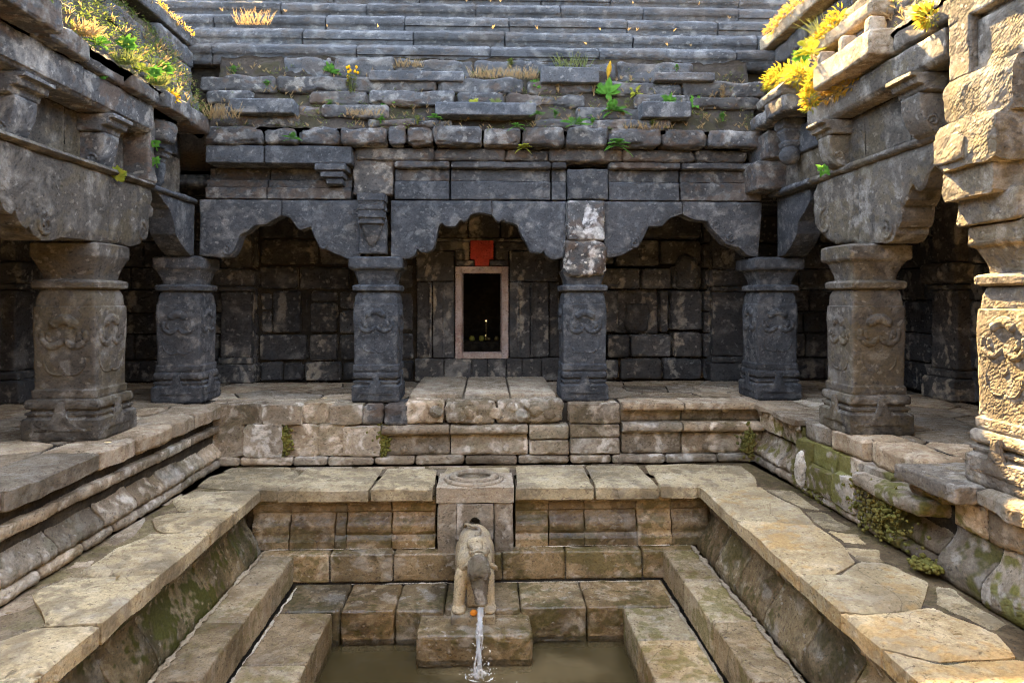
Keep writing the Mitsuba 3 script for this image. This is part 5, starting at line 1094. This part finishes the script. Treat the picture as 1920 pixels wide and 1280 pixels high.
for _ in range(7):
    a_ = rng.random() * 6.28; rr = .03 + .06 * rng.random(); aa = np.linspace(a_, a_ + .4 + rng.random(), 10)
    dm.append(tube(np.column_stack([X + .05 + rr * 1.5 * np.cos(aa), 5.93 + rr * np.sin(aa), np.full(10, -1.951)]), .004 * (.4 + np.sin(np.linspace(0, 3.14, 10))), 5, flat=(1, 1, .5)))
put(sp_, join(dm), 'foam')

# ================================================================== PLANTS
def blade(p, d, up, L, W, bend=.3, n=5, fold=.15):
    """A leaf: a narrow curved strip, broadest below the middle."""
    d = np.array(d, float); d /= np.linalg.norm(d); up = np.array(up, float); sdv = np.cross(d, up); sdv /= np.linalg.norm(sdv) + 1e-9; nn = np.cross(sdv, d)
    t = np.linspace(0, 1, n); w = W * np.sin(np.pi * (t * .93 + .05)) ** .8
    c = np.array(p) + np.outer(t * L, d) - np.outer(bend * L * t ** 2, nn)
    V = np.vstack([c - sdv * (w / 2)[:, None] + nn * fold * w[:, None], c, c + sdv * (w / 2)[:, None] + nn * fold * w[:, None]])
    F = []
    for i in range(n - 1):
        for a, b in ((0, n), (n, 2 * n)):
            F += [[a + i, b + i, b + i + 1], [a + i, b + i + 1, a + i + 1]]
    return V, np.array(F)
def stem(p0, p1, r=.004):
    return tube(np.linspace(p0, p1, 6) + .01 * np.column_stack([NZ(np.linspace(p0, p1, 6), 7, 2, S()), NZ(np.linspace(p0, p1, 6), 7, 2, S()), np.zeros(6)]), np.linspace(r, r * .5, 6), 5)
def rosette(label, c, L, n, mat, lift=.5, W=.34, face=(0, -1, .3), name='leafy_plant', cat='plant', group=None):
    k = thing(name, label, cat, group)
    r = np.random.default_rng(S()); ms = []
    for i in range(int(n * 2)):
        a = i * 2.4 + r.random() * .4; el = lift * (.4 + .9 * r.random())
        d = np.array([math.cos(a), -.45 + .3 * r.random(), math.sin(a) * .7 + el * .8])
        ms.append(blade(np.array(c) + .012 * d, d, (.3 * (r.random() - .5), -1, .35), L * .8 * (.5 + .6 * r.random()), L * W * .8, .25 + .3 * r.random(), 6))
    part(k, 'leaves', join(ms), mat, (r.random(), 0))
    part(k, 'stem', stem(np.array(c) + [0, .05, -.06], np.array(c) + [0, 0, .02], .008), mat)
    return k
def fern(label, c, L, n, mat, dirn=(0, -1), name='fern', spread=1.3, droop=.5):
    k = thing(name, label, 'fern', 'small ferns in the joints of the stones')
    r = np.random.default_rng(S())
    for i in range(n):
        a = (i / max(1, n - 1) - .5) * 3.6 + .4 * (r.random() - .5)
        d0 = np.array([math.sin(a) - .5 * (dirn[0] < 0), -.35 - .3 * r.random(), math.cos(a) * .8 + .15])
        l = L * (.6 + .5 * r.random()); t = np.linspace(0, 1, 12)
        droop_ = droop * (.3 + .5 * r.random())
        ax = np.array(c) + np.outer(t * l, d0 / np.linalg.norm(d0)) - np.outer(droop_ * l * t ** 2, [0, 0, 1])
        ms = []
        for j in range(1, 12):
            w = l * .3 * math.sin(math.pi * (t[j] * .85 + .12)); dd = ax[j] - ax[j - 1]; s_ = np.cross(dd, [0, 0, 1.0]); s_ /= np.linalg.norm(s_) + 1e-9
            for q in (-1, 1): ms.append(blade(ax[j], q * s_ + .5 * dd / np.linalg.norm(dd), (0, -.9, .4), w, w * .32, .15, 4))
        ms.append(tube(ax, .0025, 4))
        part(k, 'frond', join(ms), mat, (.3 + .6 * r.random(), 0))
    return k
def herb(label, c, H, mat, flower=None, n=7, lean=(0, 0), lw=.05, cat='plant', name='flowering_herb', leafL=.06):
    k = thing(name, label, cat)
    r = np.random.default_rng(S()); ms, fs = [], []
    for i in range(n):
        tip = np.array(c) + [lean[0] + .3 * H * (r.random() - .5), lean[1] + .2 * H * (r.random() - .5), H * (.55 + .45 * r.random())]
        ms.append(stem(np.array(c) + .02 * (r.random(3) - .5), tip, .004))
        for q in range(6):
            t = .25 + .7 * r.random(); p = np.array(c) * (1 - t) + tip * t; a = r.random() * 6.28
            ms.append(blade(p, (math.cos(a), math.sin(a), .3), (0, 0, 1), leafL * (.6 + .7 * r.random()), leafL * .4, .2, 5))
        if flower:
            m = trimesh.creation.icosphere(subdivisions=2, radius=.016); v = np.array(m.vertices)
            fs.append((v * (1 + .3 * NZ(v, 90, 2, i))[:, None] * [1, 1, 1.3] + tip, np.array(m.faces)))
    part(k, 'stems', join(ms), mat, (.5, 0))
    if flower: part(k, 'flowers', join(fs), flower, (.6, 0))
    return k
def tuft(label, c, H, n, spread, mat='straw', name='grass_tuft', lean=(0, -.3)):
    k = thing(name, label, 'grass tuft', 'dry grass tufts on the roof ledges')
    r = np.random.default_rng(S()); ms = []
    for i in range(n):
        a = r.random() * 6.28; p = np.array(c) + [spread * (r.random() - .5) * 2, .08 * (r.random() - .5), 0]
        ms.append(blade(p, (.45 * math.cos(a) + lean[0], .35 * math.sin(a) + lean[1], .6 + .5 * r.random()), (0.1, -1, .2), H * (.5 + .7 * r.random()), .008, .5 * r.random(), 5, .3))
    put(k, join(ms), mat, (r.random() * .6 + .3, 0))
    return k
def yb(z):
    """How far back (world y) the face of the broken back ledges lies at height z."""
    return 8.5 + float(np.interp(z, [3.15, 3.36, 3.5, 3.68, 3.86, 4.06, 4.3], [-.02, .06, .16, .26, .34, .44, .54])) - .06
fern('bright small fern on the left end of the back beam', (-2.34, 8.46, 3.2), .15, 6, 'leaf')
rosette('leafy green rosette left of the long grey slab', (-1.22, yb(3.78), 3.76), .2, 11, 'leaf', .8)
rosette('upright bright green sprig high at the left of the roof steps', (-2.0, yb(4.2), 4.16), .17, 7, 'leaf', 1.6, .3)
herb('tall spindly herb with yellow flower heads left of the narrow slab', (-1.68, yb(3.75), 3.72), .5, 'leaf_dull', 'blossom', 9, lw=.04)
kk = rosette('big leafed plant with a yellow spike, high right of centre', (1.52, yb(3.9), 3.88), .24, 8, 'leaf', 1.0, .42, name='broad_leaf_plant')
part(kk, 'flower_spike', tube(curve([(1.52, yb(3.95), 3.9), (1.54, yb(3.95) - .02, 4.1), (1.57, yb(3.95) - .03, 4.3)], 20), np.concatenate([np.full(11, .006), np.linspace(.02, .034, 5), np.linspace(.03, .008, 5)])[:21], 8), 'gold')
rosette('yellow green clump right of the big leafed plant', (1.9, yb(3.95), 3.92), .12, 22, 'leaf_yellow', .9, .4)
fern('fern below the middle of the eave ledge, right of the slab end', (1.06, 8.44, 3.4), .22, 6, 'leaf', spread=1.5)
fern('tall fern hanging over the eave right of centre', (1.58, yb(3.6), 3.62), .24, 9, 'leaf', droop=.7)
fern('lush fern under the eave over the right arch', (1.6, 8.52, 3.16), .19, 9, 'leaf', droop=.8)
fern('low yellow fern fringe under the middle of the eave', (.45, 8.55, 3.13), .15, 8, 'leaf_yellow', droop=.9)
fern('tiny fern at the right end of the long grey slab', (.62, 8.44, 3.52), .11, 6, 'leaf', droop=.7)
fern('tiny fern under the left end of the long grey slab', (-.64, 8.42, 3.46), .12, 6, 'leaf', droop=.7)
fern('small fern below the long grey slab, in the middle of the eave', (.36, 8.4, 3.36), .12, 5, 'leaf', droop=.9)
rosette('small dull rosette on top of the long grey slab', (.1, 8.5, 3.66), .09, 9, 'leaf_dull', .9, .25)
rosette('pale sprig on top of the long grey slab, left of the dull rosette', (-.16, 8.5, 3.66), .07, 7, 'leaf_yellow', 1.2, .4)
rosette('green sprig on the square cut block at the right', (2.24, 8.5, 3.71), .13, 14, 'leaf', .5, .3)
rosette('blue green sprig right of the square cut block', (2.64, yb(3.74), 3.74), .13, 7, 'leaf', .5, .45)
rosette('green sprig in the joint right of the upright flat stone', (1.75, yb(4.0), 3.98), .1, 9, 'leaf_dull', .8, .35)
rosette('green weeds beside the end of the upright flat stone', (.62, yb(3.98), 3.98), .1, 9, 'leaf', .9, .4)
herb('thin brown weed behind the middle of the eave', (.9, yb(3.9), 3.9), .3, 'straw', None, 8, name='dry_weed', leafL=.04)
herb('thin dry weed beside the big leafed plant', (1.36, yb(3.9), 3.86), .32, 'straw', None, 6, name='dry_weed', leafL=.03)
herb('brown seeded weed over the right end of the back ledge', (3.0, yb(3.8), 3.78), .25, 'straw', None, 8, name='dry_weed', leafL=.04)
tuft('dry grass tuft on the roof steps at the upper left', (-3.1, 9.3, 4.9), .2, 60, .22)
tuft('brown grass clump behind the narrow slab', (-1.0, yb(4.25) - .05, 4.22), .12, 80, .18)
tuft('dry grass clump on the ledge between the two high slabs', (.2, yb(4.1) - .05, 4.08), .16, 130, .42)
tuft('thin grass clump above the upright flat stone', (1.1, 8.9, 4.22), .2, 50, .2, 'leaf_dull')
tuft('pale yellow grass over the left arch beside the rounded slab', (-3.15, 8.4, 3.42), .2, 70, .2)
tuft('brown grass patch on the eave left of the doorway', (-1.5, 8.5, 3.5), .1, 60, .22)
tuft('dry grass on the right part of the eave, above the niche bay', (2.0, 8.52, 3.36), .12, 70, .3)
for x, z, m, lb in [(-2.75, 3.9, 'leaf', 'small green sprig on the ledges over the left arch, high'), (-2.5, 3.5, 'leaf_dull', 'dull sprig on the eave over the left arch'), (-1.95, 3.62, 'leaf', 'green sprig on the eave between the left arch and the doorway'), (-.85, 3.4, 'leaf_weed', 'yellow green sprig on the eave above the doorway, left'), (-.35, 4.0, 'leaf', 'tiny sprig under the narrow slab, right end'), (.3, 4.25, 'leaf_weed', 'weed under the first roof step in the middle'), (.85, 3.52, 'leaf', 'green sprig right of the long grey slab'), (1.3, 3.42, 'leaf', 'leafy weed on the eave left of the hanging fern'), (2.05, 3.4, 'leaf_weed', 'weed on the eave under the square cut block'), (2.45, 4.2, 'leaf', 'green weed above the short high slab'), (2.95, 3.5, 'leaf', 'green weed at the right end of the eave'), (1.12, 4.02, 'leaf', 'green weed in front of the upright flat stone'), (-3.2, 4.1, 'leaf', 'green weed at the far left under the roof steps'), (-1.3, 3.42, 'leaf', 'green weed on the eave over the carved pendant')]:
    herb(lb, (x, yb(z) - .01, z), .13, m, None, 5, name='small_weed', leafL=.05)
# vegetation of the left eave
for i, (y, z, o, m, lb) in enumerate([(4.6, 3.56, .0, 'leaf_dull', 'short grass on the nearest left eave slab'), (5.3, 3.56, -.06, 'leaf_dull', 'grass fringe along the broken end of the left eave slab'), (5.9, 3.46, -.14, 'straw', 'yellowish grass on the low left eave stones'), (6.6, 3.46, -.18, 'leaf_dull', 'yellowish grass farther along the left eave'), (7.2, 3.45, -.16, 'leaf_dull', 'grass on the left eave before the corner')]):
    tuft(lb, (XL + o, y, z), .13, 150, .1, m, lean=(.3, 0))
    key = list(scene)[-1]
rosette('green leafy sprig on the slope of the left roof', (XL - .3, 6.9, 3.72), .15, 9, 'leaf', .7, .5)
fern('fern hanging over the left eave, nearer one', (XL - .04, 5.2, 3.5), .16, 7, 'leaf_weed', droop=.9)
fern('fern hanging over the left eave, middle one', (XL - .12, 6.1, 3.46), .15, 7, 'leaf', droop=.9)
fern('fern hanging over the left eave, farther one', (XL - .1, 6.8, 3.46), .15, 7, 'leaf_weed', droop=.9)
rosette('green weeds in the left roof corner', (XL - .32, 7.7, 3.75), .13, 16, 'leaf', .7, .5)
rosette('round leafed weed on the left eave edge', (XL - .08, 7.0, 3.5), .1, 10, 'leaf', .6, .6)
rosette('small green weed under the left beam', (XL - .28, 6.4, 3.28), .1, 7, 'leaf', .6, .5)
rosette('small green sprig in the shaded left corner post', (XL - .28, 7.44, 2.9), .07, 7, 'leaf', .4, .6)
rosette('bright sprig below it on the left corner post', (XL - .28, 7.44, 2.72), .07, 7, 'leaf', .4, .6)
rosette('moss green leaves over the large left pillar', (-3.52, 6.75, 2.46), .09, 14, 'leaf_yellow', .3, .6)
rosette('pale leaves over the cracked right pillar', (3.42, 6.95, 2.58), .09, 9, 'leaf', .4, .6)
rosette('yellow flowered weed hanging at the left roof corner', (-3.38, 7.55, 3.42), .12, 14, 'gold', .5, .3)
# golden moss and plants of the right eave
def moss_clump(label, pts, r0, n, mats, name='golden_plant', cat='plant'):
    k = thing(name, label, cat, 'yellow and orange plants on the sunlit right eave')
    r = np.random.default_rng(S()); P = np.array(pts, float); bl_ = {m: [] for m in mats}
    for i in range(n):
        t = r.random() * (len(P) - 1); a = int(t); c = P[a] * (1 - t + a) + P[min(a + 1, len(P) - 1)] * (t - a)
        d = r.normal(size=3); d /= np.linalg.norm(d); q = c + d * r0 * r.random() ** .4
        dd = d + [-.4, 0, .4]; m = mats[int(r.random() * len(mats))]
        bl_[m].append(blade(q, dd, (.3, .2, 1), .035 + .03 * r.random(), .016, .3, 4))
    for m in mats: part(k, 'leaves', join(bl_[m]), m, (r.random(), 0))
XW = lambda o: XR - o
moss_clump('yellow plant cushion at the far end of the right eave', [(XW(-.1), 8.3, 3.85), (XW(-.08), 7.9, 3.88)], .13, 420, ['leaf_yellow', 'gold'])
moss_clump('yellow cushion beside the curved stone on the right eave', [(XW(-.06), 7.6, 3.72), (XW(.0), 7.25, 3.65)], .13, 480, ['leaf_yellow', 'gold'])
moss_clump('orange moss strand climbing behind the notched slab', [(XW(-.12), 7.3, 3.95), (XW(-.14), 6.95, 3.98), (XW(-.16), 6.75, 4.1)], .08, 420, ['gold', 'leaf_yellow'])
moss_clump('orange plant spilling over the broken right beam', [(XW(.0), 6.9, 3.56), (XW(.04), 6.98, 3.4), (XW(-.02), 7.1, 3.25)], .08, 420, ['gold', 'leaf_yellow'])
moss_clump('orange moss fur on the highest right slab', [(XW(-.36), 9.0, 4.76), (XW(-.36), 8.4, 4.8), (XW(-.38), 7.8, 4.8)], .07, 520, ['gold', 'straw'])
moss_clump('hanging orange moss over the beam at the upper right', [(XW(-.1), 5.35, 3.52), (XW(-.06), 5.2, 3.42)], .07, 260, ['gold', 'leaf_yellow'])
moss_clump('orange moss on the face of the right beam', [(XW(.1 - .2), 6.95, 3.32), (XW(-.1), 6.6, 3.3), (XW(-.1), 6.4, 3.3)], .05, 300, ['gold', 'straw'])
moss_clump('orange flowers along the far edge of the left roof slab', [(XL - .58, 9.1, 4.64), (XL - .58, 8.5, 4.66), (XL - .56, 7.9, 4.66)], .05, 320, ['gold', 'straw'])
fern('lit green fern with long leaves beside the orange strand', (XW(.02), 7.0, 3.78), .28, 7, 'leaf_yellow', dirn=(-1, 0), droop=.9)
tuft('arching grass on the right roof slope', (XW(-.2), 7.2, 4.02), .3, 24, .05, 'leaf_dull', lean=(-.4, 0))
rosette('green sprig on the right roof slope', (XW(-.16), 7.6, 3.95), .13, 8, 'leaf', .6, .5)
rosette('green leaf pair high on the right roof slope', (XW(-.25), 5.9, 4.2), .1, 7, 'leaf', .6, .5)
# ground grass and soil weeds that nobody could count
gs = thing('roof_grass', 'sparse dry grass and small weeds over the roof ledges', 'grass', kind='stuff')
r = np.random.default_rng(5); ms = []
def scatter(fn, n, H):
    for _ in range(n):
        p, nd = fn(); a = r.random() * 6.28
        for _q in range(int(2 + 4 * r.random())):
            b = a + r.random() * 3
            ms.append(blade(p, np.array([.6 * math.cos(b), .6 * math.sin(b), .8]) + nd, (0.1, -1, .2), H * (.4 + .9 * r.random()), .009, .4 * r.random(), 4, .3))
def on_back():
    z = 3.36 + .9 * r.random(); return np.array([-3.3 + 6.6 * r.random(), yb(z) - .02 + .05 * r.random(), z - .01]), np.array([0, -.4, 0])
def on_left():
    t = r.random(); return np.array([XL - .14 - .5 * t + .03 * r.random(), 4.4 + 4.2 * r.random(), 3.44 + .98 * t]), np.array([.4, 0, 0])
def on_right():
    t = r.random(); return np.array([XR + .1 + .5 * t, 5.0 + 3.6 * r.random(), 3.52 + 1.0 * t]), np.array([-.4, 0, 0])
def on_steps():
    i = int(r.random() * 5); return np.array([-4 + 8 * r.random(), 9.0 + .3 * i + .02, 4.58 + .31 * i]), np.array([0, -.3, 0])
scatter(on_back, 420, .06); scatter(on_left, 260, .06); scatter(on_right, 380, .07); scatter(on_steps, 26, .05)
put(gs, join(ms), 'straw', (.5, 0))
gw = thing('roof_weeds', 'scattered small green weeds over the roof ledges', 'weeds', kind='stuff')
ms = []
for fn, n in ((on_back, 300), (on_left, 720), (on_right, 160)):
    for _ in range(n):
        p, nd = fn()
        for q in range(7):
            a = r.random() * 6.28; ms.append(blade(p + .02 * r.normal(size=3), np.array([math.cos(a), math.sin(a), .7]) + nd, (0, -.4, 1), .018 + .026 * r.random(), .014, .3, 4))
put(gw, join(ms), 'leaf_weed', (.6, 0))
# moss on the right plinth
def moss_pad(label, c, s, n, mat='mossgreen'):
    k = thing('moss', label, 'moss', 'moss on the plinth stones', kind='stuff')
    r = np.random.default_rng(S()); ms = []
    base = trimesh.creation.icosphere(subdivisions=1, radius=1); bv, bf = np.array(base.vertices), np.array(base.faces)
    thin = np.argmin(s)
    for _ in range(420):
        d = r.normal(size=3) * .5; d[thin] *= .35; q = .006 + .014 * r.random() ** 2
        v = bv * [q, q * 1.3, q] * (1 + .4 * NZ(bv * 2 + d * 9, 2.5, 2, 3))[:, None]
        ms.append((v + np.array(c) + d * s, bf))
    put(k, join(ms), mat, (.5 + .3 * r.random(), .1))
moss_pad('dark green moss pad under the far right plinth stones', (3.3, 6.95, -.66), np.array([.1, .36, .12]), 0)
moss_pad('yellow green moss hanging over the right plinth ledge', (3.25, 5.72, -.5), np.array([.08, .4, .22]), 0)
moss_pad('small moss tuft at the foot of the right plinth', (3.22, 4.98, -.68), np.array([.08, .12, .07]), 0)
moss_pad('moss patch in the right back corner of the plinth', (3.2, 8.4, -.5), np.array([.09, .05, .15]), 0)
moss_pad('moss strip between the boulders and the ledge on the back plinth', (-1.28, 8.46, -.45), np.array([.09, .04, .16]), 0)
moss_pad('moss patch between two boulders on the left of the back plinth', (-2.45, 8.47, -.43), np.array([.07, .04, .16]), 0)
# small things on the floor
for lb, c, m, rad in [('cream flower on the left plinth beside the large pillar', (-3.32, 6.2, .012), 'petal_cream', .03), ('cream flower lying on the back plinth floor, left of the doorway', (-2.05, 8.85, .012), 'petal_cream', .03)]:
    k = thing('fallen_flower', lb, 'flower')
    ms = [blade(np.array(c), (math.cos(a), math.sin(a), .5), (0, 0, 1), rad, rad * .7, .2, 4) for a in np.arange(0, 6.28, .9)]
    put(k, join(ms), m, (.7, 0))
for x, y, lb in [(-2.62, 5.0, 'dry leaf in the middle of the left walkway'), (-2.5, 6.6, 'dry leaf far along the left walkway'), (-3.0, 4.5, 'dry leaf on the mud beside the left plinth'), (2.6, 5.3, 'dry leaf in the middle of the right walkway'), (2.75, 4.0, 'dry leaf on the near part of the right walkway')]:
    k = thing('dry_leaf', lb, 'leaf', 'dry leaves fallen on the walkway')
    put(k, blade((x, y, -.705), (math.cos(x * 9), math.sin(x * 9), .05), (0, 0, 1), .05, .025, -.2, 5, .3), 'straw', (.2, 0))
